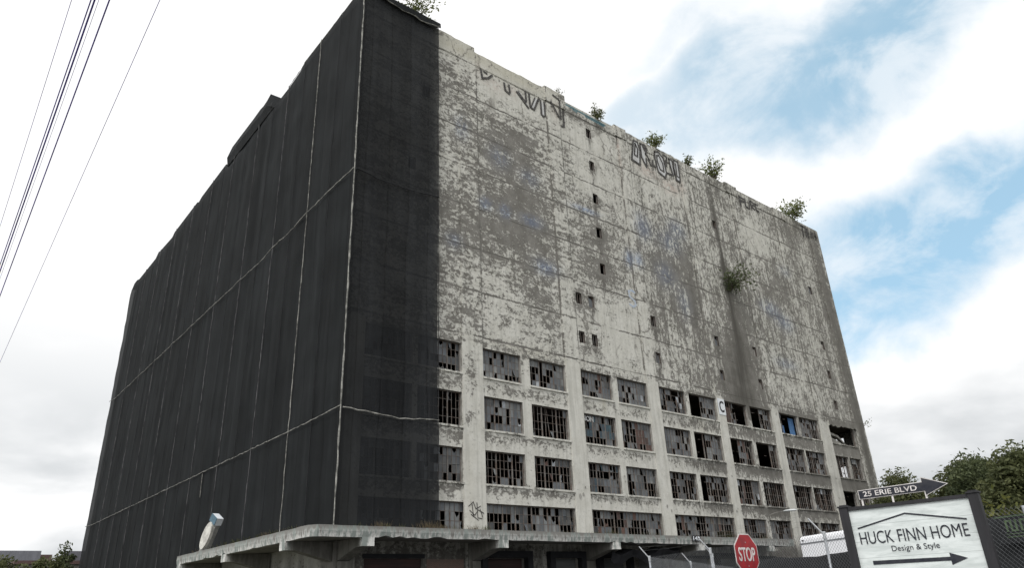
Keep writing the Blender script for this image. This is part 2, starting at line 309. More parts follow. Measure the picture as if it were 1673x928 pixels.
BAYS = [(1.15, 4.75, 5.15, 8.75), (10.68, 14.25, 15.13, 18.85), (20.55, 24.17, 24.85, 28.6), (30.2, 33.9, 34.42, 38.55), (39.85, 43.62, 44.15, 47.85), (49.35, 53.05, 53.3, 57.2), (59.5, 62.4, 62.75, 65.3)]
ROWS = {4: (16.5, 18.68), 3: (12.7, 15.08), 2: (8.98, 11.25), 1: (5.95, 7.72)}
wins = []     # u0,u1,z0,z1,row,bay,idx
for k, (z0, z1) in ROWS.items():
    for b, (a0, a1, b0, b1) in enumerate(BAYS):
        if k == 1 and b in (0,): wins.append((1.15, 8.95, z0, z1, k, b, 0)); continue
        if k == 1 and b in (1, 2, 3): wins.append((a0, b1, z0, z1, k, b, 0)); continue
        if k == 4 and b == 6: wins.append((a0, b1, z0, z1, k, b, 0)); continue
        wins.append((a0, a1, z0, z1, k, b, 0)); wins.append((b0, b1, z0, z1, k, b, 1))
SMALL = [(24.42, 43.46), (24.44, 39.72), (24.48, 36.05), (24.5, 32.42), (24.5, 28.72), (21.1, 25.08), (22.6, 25.08), (21.1, 21.55), (22.6, 21.55), (30.7, 24.98), (30.75, 21.4), (43.68, 39.31), (40.4, 24.9), (40.4, 21.3), (47.06, 24.94), (47.06, 21.38), (62.45, 24.83), (62.35, 21.14), (62.5, 35.8), (62.5, 28.53), (4.4, 32.3), (5.6, 39.6)]
small = [(u - .33, u + .33, z - .52, z + .52) for u, z in SMALL]
holes = [w_[:4] for w_ in wins] + small
DOORS = [(1.7, 5.7), (10.35, 13.7), (16.2, 18.7), (20.9, 23.7), (25.2, 28.2), (30.8, 34.0), (35.0, 38.0), (41.0, 44.0), (50.2, 53.2), (60, 63)]
doorh = [(a, b, 1.2, 4.25) for a, b in DOORS]
def roof_top(u):
    for a, b, t in ((-1, 10.55, 46.85), (10.55, 18.75, 46.38), (18.75, 21.35, 46.6), (21.35, 28.3, 45.8), (28.3, 30.0, 46.25), (30, 39.2, 46.1), (39.2, 47.2, 46.0), (47.2, 49.5, 46.2), (49.5, 57.3, 45.9), (57.3, 60, 46.1), (60, 69, 45.98)):
        if a <= u < b: return t
    return 46
bu = [0, L_] + [x for h in holes + doorh for x in h[:2]]; bz = [0, 5.7, 46] + [x for h in holes + doorh for x in h[2:]]
gw = grid_wall(holes + doorh, bu, bz, 0.55, lambda u: 45.9, lambda u, z: (u, 0.0, z))
front = gw.build('wall', M_wall, wh); add_attrs(front); front['label'] = 'peeling white and grey street front'
def reveal(parent, a, b, z0, z1, D=.42, m=None):
    rv = MB()
    rv.quad((a, 0, z0), (a, D, z0), (a, D, z1), (a, 0, z1)); rv.quad((b, 0, z1), (b, D, z1), (b, D, z0), (b, 0, z0))
    rv.quad((a, 0, z1), (a, D, z1), (b, D, z1), (b, 0, z1)); rv.quad((a, 0, z0), (b, 0, z0), (b, D, z0), (a, D, z0))
    rv.build('reveal', m or M_conc, parent)
# piers stand a little proud and run the full height
for (a, b) in PIERS:
    a_, b_ = max(a, -.02), b; y = -0.07 if b_ < 60 else -0.10
    hh = [h for h in small if h[1] > a_ and h[0] < b_]
    us = [a_, b_] + [x for h in hh for x in h[:2]]; zs = [0, 5.7, 45.85] + [x for h in hh for x in h[2:]]
    pm = grid_wall(hh, [min(max(x, a_), b_) for x in us], zs, 0.45, lambda u: 46, lambda u, z: (u, y + 0.025 * noise.noise((u, z * .8, 3)) if z > 1 else y, z))
    n0 = len(pm.v)
    for e, s_ in ((a_, 1), (b_, -1)):
        for q in range(100):
            z0 = 45.85 * q / 100; z1 = 45.85 * (q + 1) / 100
            pm.quad((e, 0.05, z0), (e, y, z0), (e, y, z1), (e, 0.05, z1))
    po = pm.build('pier', M_wall, wh); add_attrs(po)
# parapet: broken coping in stretches of different height
rnd = random.Random(4)
segs = [(0, 10.55), (10.55, 18.75), (18.75, 21.35), (21.35, 28.3), (28.3, 30.0), (30, 39.2), (39.2, 47.2), (47.2, 49.5), (49.5, 57.3), (57.3, 60), (60, 68.05)]
for a, b in segs:
    t = roof_top((a + b) / 2); n = max(3, int((b - a) / 0.35)); mb = MB(); pilaster = (b - a) < 3
    y0 = -0.14 if pilaster else -0.035; ring = []
    for k in range(n + 1):
        u = a + .004 + (b - a - .008) * k / n; jit = 0.05 * noise.noise((u * 1.7, 7, 1)) + 0.09 * noise.noise((u * .6, 2, 5)) + rnd.uniform(-.025, .025)
        if not pilaster and rnd.random() < .05: jit -= .12
        tt = t + jit; i = len(mb.v); zm = [44.9, 45.3, 45.6, tt - .05]
        mb.v += [(u, y0, z) for z in zm] + [(u, y0 + .04, tt), (u, .40, tt + rnd.uniform(-.02, .02)), (u, .40, 44.9)]; ring.append(i)
    for k in range(n):
        for j in range(7):
            A, B = ring[k], ring[k + 1]; j2 = (j + 1) % 7
            mb.f.append((A + j, B + j, B + j2, A + j2)); mb.mi.append(0)
    mb.poly([mb.v[ring[0] + j] for j in range(7)]); mb.poly([mb.v[ring[-1] + j] for j in range(7)][::-1])
    po = mb.build('parapet', M_wall, wh); add_attrs(po)
# side walls, back, roof
lholes = []
for k in (1, 2, 3, 4):
    z0, z1 = ROWS[k]
    for b in range(3):
        y0 = 1.2 + b * 9.9
        lholes += [(y0, y0 + 3.5, z0, z1), (y0 + 4.1, y0 + 7.6, z0, z1)]
lw = grid_wall(lholes, [0, W_] + [x for h in lholes for x in h[:2]], [0, 5.7, 46.4] + [x for h in lholes for x in h[2:]], 2.0, lambda u: 99, lambda y, z: (0.0, y, z))
o = lw.build('wall', M_wall, wh); add_attrs(o); o['label'] = 'netted side wall'
eholes = [(2.75, 4.15, 16.6, 18.35), (3.25, 3.95, 13.35, 15.0)]
ew = grid_wall(eholes, [0, W_] + [x for h in eholes for x in h[:2]], [0, 45.9] + [x for h in eholes for x in h[2:]], 1.2, lambda u: 99, lambda y, z: (L_, y, z))
o = ew.build('wall', M_wall, wh); add_attrs(o); o['label'] = 'far end wall with empty openings'
mb = MB(); mb.quad((0, W_, 0), (L_, W_, 0), (L_, W_, 46), (0, W_, 46)); mb.build('wall', M_conc, wh)['label'] = 'rear wall'
mb = MB(); mb.box(.02, L_ - .02, .3, W_ - .02, 44.6, 44.9); mb.build('roof', M_conc, wh)
mb = MB()
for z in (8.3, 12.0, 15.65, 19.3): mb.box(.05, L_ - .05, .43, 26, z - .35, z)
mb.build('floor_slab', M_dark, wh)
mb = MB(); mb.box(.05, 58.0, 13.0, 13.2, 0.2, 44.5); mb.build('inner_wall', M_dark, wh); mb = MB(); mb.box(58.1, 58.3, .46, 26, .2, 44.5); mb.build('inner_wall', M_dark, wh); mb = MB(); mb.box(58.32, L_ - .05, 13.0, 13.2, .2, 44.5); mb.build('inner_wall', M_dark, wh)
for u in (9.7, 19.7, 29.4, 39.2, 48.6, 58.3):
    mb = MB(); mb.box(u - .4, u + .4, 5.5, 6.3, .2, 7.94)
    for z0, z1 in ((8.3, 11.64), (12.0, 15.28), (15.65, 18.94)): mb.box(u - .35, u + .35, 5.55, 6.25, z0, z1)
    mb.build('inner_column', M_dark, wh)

SPEC = {  # (row, bay, idx): missing fraction, colour slot weights, void range
    (4, 0, 0): (.3, {}, None), (4, 0, 1): (.22, {}, None), (4, 1, 0): (.16, {}, None), (4, 1, 1): (.36, {}, None), (4, 2, 0): (.25, {3: .35}, (0, .12)), (4, 2, 1): (.12, {2: .03}, None), (4, 3, 0): (.55, {6: .06}, None), (4, 3, 1): (.3, {}, (0, .5)),
    (4, 4, 0): (.5, {3: .4}, (.5, 1)), (4, 4, 1): (.6, {}, (.0, .55)), (4, 5, 0): (.5, {1: .3}, (.15, 1)), (4, 5, 1): (.5, {}, None), (4, 6, 0): (1, {}, (0, 1)),
    (3, 0, 0): (.8, {}, None), (3, 0, 1): (.85, {}, None), (3, 1, 0): (.12, {2: .06}, None), (3, 1, 1): (.86, {2: .02}, None), (3, 2, 0): (.55, {4: .25}, None), (3, 2, 1): (.6, {3: .35}, None), (3, 3, 0): (.2, {}, None), (3, 3, 1): (.3, {}, (0, .42)),
    (3, 4, 0): (.45, {3: .2, 6: .12}, (0, .4)), (3, 4, 1): (1, {}, (0, .68)), (3, 5, 0): (.5, {2: .06}, None), (3, 5, 1): (.5, {3: .1}, None), (3, 6, 0): (.92, {}, None), (3, 6, 1): (.75, {}, None),
    (2, 0, 0): (.6, {}, None), (2, 0, 1): (.6, {2: .1}, None), (2, 1, 0): (.72, {}, None), (2, 1, 1): (.72, {2: .14, 3: .06}, None), (2, 2, 0): (.5, {4: .2}, None), (2, 2, 1): (.4, {}, None), (2, 3, 0): (.5, {1: .3, 6: .1}, None), (2, 3, 1): (.6, {}, (0, .3)),
    (2, 4, 0): (.55, {2: .08, 3: .1}, None), (2, 4, 1): (.7, {}, None), (2, 5, 0): (.85, {}, None), (2, 5, 1): (.85, {4: .02}, None), (2, 6, 0): (.9, {}, (0, 1)), (2, 6, 1): (.8, {}, None),
    (1, 0, 0): (.32, {2: .04}, None), (1, 1, 0): (.34, {}, None), (1, 2, 0): (.4, {3: .06}, None), (1, 3, 0): (.6, {3: .08, 6: .08}, None), (1, 4, 0): (.5, {}, None), (1, 4, 1): (.5, {}, None), (1, 5, 0): (.7, {3: .15}, None), (1, 5, 1): (.7, {}, None), (1, 6, 0): (.8, {}, None), (1, 6, 1): (.8, {}, None)}
def make_window(u0, u1, z0, z1, spec, seed, axis='x', nr=None):
    """steel sash with small panes, many of them broken; wall plane y=0 (axis x) or x=0 (axis y)"""
    rn = random.Random(seed); miss, cols, void = spec
    wd, ht = u1 - u0, z1 - z0; nc = max(2, round(wd / .37)); nr = nr or max(2, round(ht / .57))
    y = 0.24; P = (lambda u, yy, z: (u, yy, z)) if axis == 'x' else (lambda u, yy, z: (yy, u, z))
    fm = MB(); pm = MB()
    def bar(a, b, c, d_, dep=.03, bend=0.0):
        j = rn.uniform(-.006, .006)
        fm.box(a, b, y - dep + j, y + dep, c, d_, fn=(lambda p: P(p[0] + bend * (p[2] - c), p[1] + abs(bend) * (p[2] - c), p[2])))
    us = [u0 + wd * k / nc for k in range(nc + 1)]; zs = [z0 + ht * k / nr for k in range(nr + 1)]
    v0, v1 = (u0 + wd * void[0], u0 + wd * void[1]) if void else (9e9, 9e9)
    bar(u0, u0 + .06, z0, z1, .05); bar(u1 - .06, u1, z0, z1, .05); bar(u0 + .06, u1 - .06, z1 - .06, z1, .05); bar(u0 + .06, u1 - .06, z0, z0 + .06, .05)
    big = [round(nc * f) for f in ((1 / 3, 2 / 3) if nc < 15 else (1 / 6, 2 / 6, 3 / 6, 4 / 6, 5 / 6))]
    for k in range(1, nc):
        if v0 < us[k] < v1 and not (abs(us[k] - v0) < .25 or abs(us[k] - v1) < .25): continue
        h = .036 if k in big else .0135
        zt = z1 - .06 if rn.random() > .06 else z1 - ht * rn.uniform(.2, .6)
        bar(us[k] - h, us[k] + h, z0 + .06, zt, .045 if k in big else .02, rn.uniform(-.09, .09) if (miss > .45 and rn.random() < .14 and k not in big and 1 < k < nc - 1) else 0)
    for j in range(1, nr):
        a = u0 + .06
        for k in range(nc):
            if (v0 < (us[k] + us[k + 1]) / 2 < v1 and rn.random() < .9) or rn.random() < (.05 if miss < .75 else .12): continue
            h = .0125; fm.box(max(us[k], u0 + .06) , min(us[k + 1], u1 - .06), y - .012, y + .016, zs[j] - h, zs[j] + h, fn=(lambda p: P(*p)))
    for k in range(nc):
        for j in range(nr):
            uc = (us[k] + us[k + 1]) / 2
            if v0 < uc < v1: continue
            a, b, c, e = us[k] + .015, us[k + 1] - .015, zs[j] + .015, zs[j + 1] - .015
            f = miss * (1.25 if 0 < j < nr - 1 else .8)
            if miss < .5 and j == nr - 1: f *= .35
            nz_ = noise.noise((uc * .8, zs[j] * .9, seed * 1.71)); f = f + (1 - f) * max(0, min(1, (nz_ - .12) * 4.5)) * min(1, miss * 1.5); f *= max(.12, min(1.15, .75 + 2.4 * nz_)) if miss < .7 else 1
            r = rn.random(); m = 0
            rr = rn.random(); s_ = 0
            for q, wt in cols.items():
                s_ += wt * (2.6 if noise.noise((uc * .55, zs[j] * .4, seed * 1.37 + q)) > .08 else .0)
                if rr < s_: m = q; break
            else:
                q9 = noise.noise((uc * .45, zs[j] * .5, seed * .91)) + rn.uniform(-.22, .22); m = 5 if q9 > .20 else (1 if q9 < -.26 else (2 if rn.random() < .015 else 0))
            yy = y + .004 + rn.uniform(-.003, .003); tl = rn.uniform(-.006, .006)
            if r < f: continue
            if r < f + .12 and miss > .1:            # shards left in the putty
                q = rn.random(); px_, pz_ = a + (b - a) * rn.uniform(.3, .7), c + (e - c) * rn.uniform(.3, .75)
                if q < .4: pts = [(a, c), (b, c), (b, pz_), (px_, (c + pz_) / 2), (a, pz_ + .1)]
                elif q < .7: pts = [(a, e), (a, c), (px_, c + .05), ((a + px_) / 2, pz_), (px_, e)]
                else: pts = [(b, c), (b, e), (a, e), (px_, pz_ + .12), (px_ + .06, pz_ - .1)]
                pm.poly([P(p[0], yy, p[1]) for p in pts], m)
            else: pm.quad(P(a, yy + tl, c), P(b, yy - tl, c), P(b, yy - tl, e), P(a, yy + tl, e), m)
    o = fm.build('window', M_frame, wh)
    if pm.f: pm.build('pane', PANE, o)
    return o
for i, (u0, u1, z0, z1, k, b, q) in enumerate(wins):
    sp = SPEC[(k, b, q)]
    wo = make_window(u0, u1, z0, z1, sp, 100 + i * 7); reveal(wo, u0, u1, z0, z1)
    sb = MB(); n = int((u1 - u0) / .3); rn = random.Random(i)
    if k > 1:
        for j in range(n):   # chipped sill
            a = u0 - .06 + (u1 - u0 + .12) * j / n; b2 = u0 - .06 + (u1 - u0 + .12) * (j + 1) / n; e = rn.uniform(-.115, -.09)
            if rn.random() < .06: e = -.03
            sb.box(a, b2, e, .18, z0 - .13, z0 + .004)
        so_ = sb.build('sill', M_wall, wo); add_attrs(so_)
for i, (u0, u1, z0, z1) in enumerate(small):
    rn = random.Random(i + 50); f = MB(); y = .13
    f.box(u0, u0 + .06, y, y + .06, z0, z1); f.box(u1 - .06, u1, y, y + .06, z0, z1); f.box(u0 + .06, u1 - .06, y, y + .06, z1 - .06, z1); f.box(u0 + .06, u1 - .06, y, y + .06, z0, z0 + .06)
    if rn.random() < .6: f.box((u0 + u1) / 2 - .02, (u0 + u1) / 2 + .02, y, y + .05, z0 + .06, z1 - .06)
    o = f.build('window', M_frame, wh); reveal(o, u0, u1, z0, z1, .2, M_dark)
    if i in (12, 13, 14, 15, 6, 10, 18, 19):
        p = MB(); p.quad((u0 + .06, y + .03, z0 + .06), (u1 - .06, y + .03, z0 + .06), (u1 - .06, y + .03, z0 + (z1 - z0) * rn.uniform(.5, .95)), (u0 + .06, y + .03, z1 - .06), 0); p.build('pane', [M_conc if i in (14, 15, 19) else M_glass], o)
for i, h in enumerate(lholes): make_window(h[0], h[1], h[2], h[3], (.5, {}, None), 900 + i, 'y')
# collapsed opening at the far bay: fallen beam and hanging slab
mb = MB()
mb.prism([(59.8, .5, 17.7), (59.8, .5, 17.95), (62.6, .7, 17.75), (65.0, .9, 16.55), (64.7, .9, 16.5), (62.5, .7, 17.5)], (0, .35, 0)); mb.build('fallen_beam', M_conc, wh, fix=True)
mb = MB(); rn = random.Random(8); pts = [(59.4, 19.2)] + [(59.4 + 6.3 * k / 14, 18.45 + rn.uniform(-.12, .16) + (.1 if k > 6 else 0)) for k in range(15)] + [(65.7, 19.2)]
mb.prism([(a, -.17, b) for a, b in pts], (0, .17, 0)); o = mb.build('cracked_lintel', M_wall, wh, fix=True); add_attrs(o)
mb = MB(); mb.prism([(59.6, .1, 16.5), (62.2, .1, 16.5), (61.4, .1, 16.75), (60.3, .1, 17.0), (59.6, .1, 17.1)], (0, .5, 0)); mb.build('rubble', M_conc, wh, fix=True)
# brick pier and blue drape seen inside two openings
M_brick = bpy.data.materials.new('brick'); M_brick.use_nodes = True; t = NT(M_brick.node_tree)
pv = t.n('TexCoord').outputs['Object']; sx = t.n('SeparateXYZ', pv); cv = t.n('CombineXYZ', sx.outputs[0], sx.outputs[2], 0.0)
br = t.n('TexBrick', i={'Vector': cv.outputs[0], 'Color1': (.17, .085, .065, 1), 'Color2': (.11, .065, .052, 1), 'Mortar': (.22, .2, .18, 1), 'Scale': 4.0, 'Mortar Size': .03})
bs = t.n('BsdfPrincipled', i={'Base Color': br.outputs[0], 'Roughness': .9}); t.t.links.new(bs.outputs[0], t.n('OutputMaterial').inputs[0])
mb = MB(); mb.box(40.6, 41.7, .6, .9, 16.3, 18.3); mb.build('brick_infill', M_brick, wh)
M_bluecloth = mkmat('blue painted board', (.10, .22, .42), second=(.06, .13, .28), scale=2)
mb = MB(); mb.box(52.0, 53.0, .55, .6, 16.5, 18.5); mb.box(50.7, 51.1, .65, .7, 16.5, 17.6); mb.build('blue_board', M_bluecloth, wh)
# painted C square
M_white = mkmat('white sign paint', (.72, .75, .78), var=.06, scale=3); M_black = mkmat('black paint', (.022, .022, .026), var=.1, scale=4)
mb = MB(); mb.box(38.68, 39.78, -.112, -.102, 17.15, 18.72); csq = mb.build('letter_sign', M_white, wh)
def text_mesh(s, size=1.0, font_sx=1.0, bold=0.0, depth=.002, align='CENTER'):
    cu = bpy.data.curves.new('lettering', 'FONT'); cu.body = s; cu.size = size; cu.align_x = align; cu.align_y = 'CENTER'; cu.extrude = depth; cu.offset = bold; cu.resolution_u = 6
    ob = bpy.data.objects.new('tmp', cu); col.objects.link(ob); bpy.context.view_layer.update()
    me = bpy.data.meshes.new_from_object(ob.evaluated_get(bpy.context.evaluated_depsgraph_get())); bpy.data.objects.remove(ob); bpy.data.curves.remove(cu)
    for v in me.vertices: v.co.x *= font_sx
    return me
def lettering(s, origin, ex, ez, height, width=None, bold=0.0, mat=None, parent=None, depth=.003, name='lettering'):
    """text standing in the plane ex/ez, fitted to a width and cap height, centred on origin (world)"""
    me = text_mesh(s, 1.0, 1.0, bold, depth / max(height, .01) * .7)
    xs = [v.co.x for v in me.vertices]; ys = [v.co.y for v in me.vertices]; w0, h0 = max(xs) - min(xs), max(ys) - min(ys); cx, cy = (max(xs) + min(xs)) / 2, (max(ys) + min(ys)) / 2
    sy = height / h0; sxx = (width / w0) if width else sy; ex = Vector(ex); ez = Vector(ez); nn = ex.cross(ez)
    for v in me.vertices: v.co = Vector(origin) + ex * (v.co.x - cx) * sxx + ez * (v.co.y - cy) * sy + nn * v.co.z * sy
    me.materials.append(mat); me.name = name; o = bpy.data.objects.new(name, me); col.objects.link(o)
    if parent:
        o.parent = parent; bpy.context.view_layer.update(); o.matrix_parent_inverse = parent.matrix_world.inverted()
    return o
lettering('C', (39.24, -.118, 17.95), (1, 0, 0), (0, 0, 1), 1.12, .72, .02, M_black, csq)

# graffiti: flat brush strokes lying on the concrete
M_gblack = mkmat('black graffiti paint', (.032, .030, .031), second=(.10, .096, .09), scale=4.5, detail=8); M_gwhite = mkmat('silver graffiti fill', (.56, .57, .58), second=(.42, .42, .41), scale=2)
M_gteal = mkmat('teal graffiti paint', (.07, .16, .19), second=(.14, .20, .21), scale=1.6); M_gred = mkmat('dull red graffiti paint', (.30, .16, .14), second=(.36, .27, .24), scale=1.6); M_gblue = mkmat('faded blue lettering', (.36, .43, .55), second=(.46, .49, .52), scale=2.5)
def strokes(name, polys, w_, mat, y=-.045, label=None):
    mb = MB()
    for pl in polys:
        ww = w_
        for k in range(len(pl) - 1):
            (a, b), (c, d_) = pl[k], pl[k + 1]; dx, dz = c - a, d_ - b; l = math.hypot(dx, dz) or 1; nx, nz = -dz / l * ww / 2, dx / l * ww / 2; ex_, ez_ = dx / l * ww * .3, dz / l * ww * .3
            yy = y - .0012 * (k % 3)
            mb.prism([(a + nx - ex_, yy, b + nz - ez_), (c + nx + ex_, yy, d_ + nz + ez_), (c - nx + ex_, yy, d_ - nz + ez_), (a - nx - ex_, yy, b - nz - ez_)], (0, .012, 0))
    o = mb.build(name, mat, wh, fix=True)
    if label: o['label'] = label
    return o
def fills(polys, mat, y=-.038, label=None):
    mb = MB()
    for pl in polys: mb.prism([(a, y, b) for a, b in pl], (0, .012, 0))
    o = mb.build('graffiti', mat, wh, fix=True)
    if label: o['label'] = label
Y0 = -.05
# left tag under the coping
strokes('graffiti', [[(11.22, 44.72), (11.35, 43.81), (12.01, 44.14), (12.48, 44.68)], [(13.84, 44.51), (13.92, 43.75), (14.42, 43.54)], [(14.38, 44.55), (14.47, 43.75)], [(15.29, 44.23), (16.45, 43.16), (16.63, 42.97)], [(16.36, 44.7), (16.39, 43.67)], [(16.79, 44.68), (16.84, 43.25), (17.31, 43.1), (18.01, 44.75)], [(18.2, 44.61), (18.22, 42.98), (18.5, 42.79)], [(18.65, 44.6), (18.67, 43.0)]],   .21, M_gblack, -.05, 'black letters under the broken coping')
strokes('graffiti', [[(15.48, 44.32), (16.38, 43.48)], [(17.51, 44.56), (16.93, 43.2)], [(11.5, 44.68), (11.89, 44.57)]], .14, M_gblack, -.05)
strokes('graffiti', [[(19.43, 44.95), (20.37, 43.57)], [(19.75, 45.88), (20.51, 45.69)], [(20.58, 45.64), (20.58, 43.41)]], .2, M_gblack, -.18)
strokes('graffiti', [[(21.11, 44.85), (21.05, 42.82), (20.7, 42.76)]], .2, M_gblack, -.05)
fills([[(15.35, 44.2), (16.5, 43.1), (16.6, 43.25), (15.6, 44.4)], [(18.28, 44.5), (18.3, 43.0), (18.6, 43.0), (18.6, 44.5)], [(16.9, 43.35), (17.25, 43.2), (17.75, 44.5), (17.55, 44.6)]], M_gwhite, -.042)
strokes('graffiti', [[(20.72, 45.5), (20.72, 43.2)], [(20.9, 44.8), (20.9, 43.0)]], .14, M_gwhite, -.014) if False else None
strokes('graffiti', [[(21.6, 45.68), (27.0, 45.55)], [(22.5, 45.5), (23.0, 45.4)], [(24.2, 45.45), (26.8, 45.38)]], .22, M_gteal, -.045, 'teal band along the coping')
# the outlined letters in the middle
DRO = [[(31.24, 45.5), (30.57, 42.83), (31.81, 42.66), (32.14, 44.49), (31.84, 45.5), (31.24, 45.5)], [(31.45, 45.18), (31.1, 43.63), (31.55, 43.55), (31.76, 44.56), (31.45, 45.18)],
       [(32.26, 45.5), (32.25, 43.86), (32.68, 43.11), (32.9, 42.79), (33.0, 43.9)], [(32.26, 45.5), (33.08, 45.6), (33.33, 45.2), (32.99, 44.61), (33.53, 43.92)], [(32.63, 45.29), (33.05, 45.24), (32.91, 44.85), (32.63, 45.29)],
       [(33.34, 43.92), (33.62, 43.36), (34.0, 43.36), (33.95, 43.75)], [(34.07, 44.1), (34.05, 43.5), (34.38, 43.35)],
       [(34.57, 45.39), (34.52, 44.61), (34.78, 42.91), (35.88, 42.57), (36.17, 43.28), (35.98, 45.07), (35.21, 45.6), (34.57, 45.39)], [(34.86, 45.0), (34.84, 44.26), (35.15, 43.35), (35.75, 43.28), (35.73, 44.32), (35.23, 45.2), (34.86, 45.0)],
       [(36.15, 45.6), (36.62, 45.49), (36.3, 44.24)], [(36.93, 45.4), (37.09, 44.39), (37.34, 43.41), (36.23, 43.34)], [(36.93, 45.4), (37.5, 45.4), (37.6, 43.6)],
       [(37.82, 45.6), (37.66, 44.45), (37.86, 43.0), (38.4, 42.95), (38.5, 43.4), (38.5, 45.6), (37.82, 45.6)], [(38.05, 45.2), (37.98, 43.6), (38.3, 43.5)]]
strokes('graffiti', DRO, .23, M_gblack, -.055, 'large outlined letters below the parapet')
fills([[(31.3, 45.4), (30.75, 43.0), (31.7, 42.8), (31.98, 44.5), (31.75, 45.4)], [(32.35, 45.4), (32.35, 43.9), (32.8, 43.1), (32.85, 44.5), (33.15, 45.3)], [(34.65, 45.3), (34.65, 44.5), (34.9, 43.0), (35.8, 42.7), (36.05, 43.3), (35.85, 45.0), (35.2, 45.5)], [(37.0, 45.3), (37.2, 44.3), (37.45, 43.5), (37.4, 45.3)], [(37.75, 45.5), (37.75, 43.1), (38.4, 43.05), (38.42, 45.5)]], M_gwhite, -.046)
strokes('graffiti', [[(49.94, 45.27), (50.06, 43.85)], [(50.03, 45.12), (50.9, 45.1)], [(50.15, 44.61), (50.84, 44.66)], [(51.14, 45.23), (51.16, 44.13), (51.91, 44.1), (52.1, 45.29)], [(52.4, 45.29), (52.36, 44.13)], [(52.4, 45.29), (53.21, 45.19), (52.42, 44.64), (53.03, 44.3)], [(53.4, 45.24), (53.4, 44.4), (53.95, 44.3)], [(53.4, 45.24), (53.9, 45.2)]], .24, M_gblack, -.055, 'black letters right of the dark stain')
strokes('graffiti', [[(64.23, 45.59), (64.09, 43.97)], [(63.72, 45.53), (65.1, 45.49)], [(65.08, 45.26), (64.83, 44.19)], [(65.31, 45.43), (65.39, 44.17)]], .28, M_gblack, -.055)
strokes('graffiti', [[(66.12, 45.18), (65.86, 44.31)], [(66.69, 45.16), (66.04, 44.76), (66.47, 44.39)], [(67.22, 45.42), (67.0, 44.25)], [(66.89, 44.82), (67.42, 44.68)]], .28, M_gblack, -.16, 'black letters at the far top corner')
strokes('graffiti', [[(28.55, 27.35), (28.1, 27.5), (27.7, 27.3), (27.75, 26.8), (28.4, 26.5), (28.5, 26.1), (28.1, 25.85), (27.65, 26.0)]], .2, M_gblue, -.012, 'faded blue letter S')
strokes('graffiti', [[(9.12, 7.45), (9.5, 7.75), (9.7, 7.3), (10.1, 7.5)], [(9.2, 7.2), (9.6, 6.9), (9.9, 7.25), (10.35, 7.05)], [(9.4, 7.6), (9.5, 6.8)], [(9.8, 7.7), (9.85, 6.75), (10.2, 6.7)], [(10.05, 7.3), (10.25, 6.8)], [(9.3, 6.95), (9.9, 6.6)]], .05, M_gblack, -.098, 'small black tag on the pier')
for (a, b, r) in [(19.4, 8.6, .13), (19.75, 8.75, .1), (20.0, 9.3, .07), (29.3, 8.3, .1), (29.8, 8.0, .08), (24.5, 10.4, .07), (24.55, 10.0, .06), (39.0, 8.3, .08), (39.1, 11.4, .07)]:
    mb = MB(); rn = random.Random(int(a * 10)); mb.prism([(a + r * rn.uniform(.7, 1.2) * math.cos(q), -.098, b + r * rn.uniform(.9, 1.8) * math.sin(q)) for q in [k * .7 for k in range(9)]], (0, .01, 0)); mb.build('spalled_spot', M_conc, wh, fix=True)
lettering('NON', (21.15, .19, 14.72), (1, 0, 0), (0, 0, 1), .42, 1.25, .03, M_gwhite, wh, name='graffiti')

# ---- canopy over the loading docks
M_can = bpy.data.materials.new('stained canopy concrete with painted shade'); M_can.use_nodes = True; t = NT(M_can.node_tree); p = t.n('TexCoord').outputs['Object']
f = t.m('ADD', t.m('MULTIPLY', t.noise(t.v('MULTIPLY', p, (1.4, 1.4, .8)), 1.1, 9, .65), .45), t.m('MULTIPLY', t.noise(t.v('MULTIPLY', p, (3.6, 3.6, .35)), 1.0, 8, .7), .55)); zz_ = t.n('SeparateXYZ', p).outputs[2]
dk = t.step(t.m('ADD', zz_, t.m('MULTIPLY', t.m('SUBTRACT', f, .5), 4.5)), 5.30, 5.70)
c = t.mix(t.step(f, .455, .545), (.22, .245, .23), (.62, .615, .59)); c = t.mix(t.m('MULTIPLY', dk, .85), c, (.115, .11, .10)); inw = t.m('MAXIMUM', t.n('SeparateXYZ', p).outputs[0], 0.0); sxy = t.n('SeparateXYZ', p); soffit_shade = t.m('MULTIPLY', t.step(t.m('MINIMUM', t.m('ADD', sxy.outputs[0], 3.0), t.m('ADD', sxy.outputs[1], 3.0)), .06, .5), t.step(zz_, 5.45, 5.3)); c = t.mix(t.m('MULTIPLY', soffit_shade, .85), c, (.12, .112, .095)); c = t.mix(t.step(t.noise(p, 6, 4, .6), .5, .7, 0, .35), c, (.14, .135, .12))  # underside and inner parts darkened: canopy shade painted into the concrete colour
bs = t.n('BsdfPrincipled', i={'Base Color': c, 'Roughness': .9}); bp = t.n('Bump', i={'Strength': .5, 'Distance': .04, 'Height': f}); t.t.links.new(bp.outputs[0], bs.inputs['Normal']); t.t.links.new(bs.outputs[0], t.n('OutputMaterial').inputs[0])
OV = 3.0; XE = 42.5; YE = 19.8
path = [(-OV, YE)]; k = YE
while k > -OV + .7: k -= .45; path.append((-OV, max(k, -OV + .35)))
path += [(-OV + .35, -OV)]; k = -OV + .35
while k < XE - .5: k += .45; path.append((k, -OV))
path.append((XE, -OV))
mb = MB(); rings = []; rn = random.Random(3)
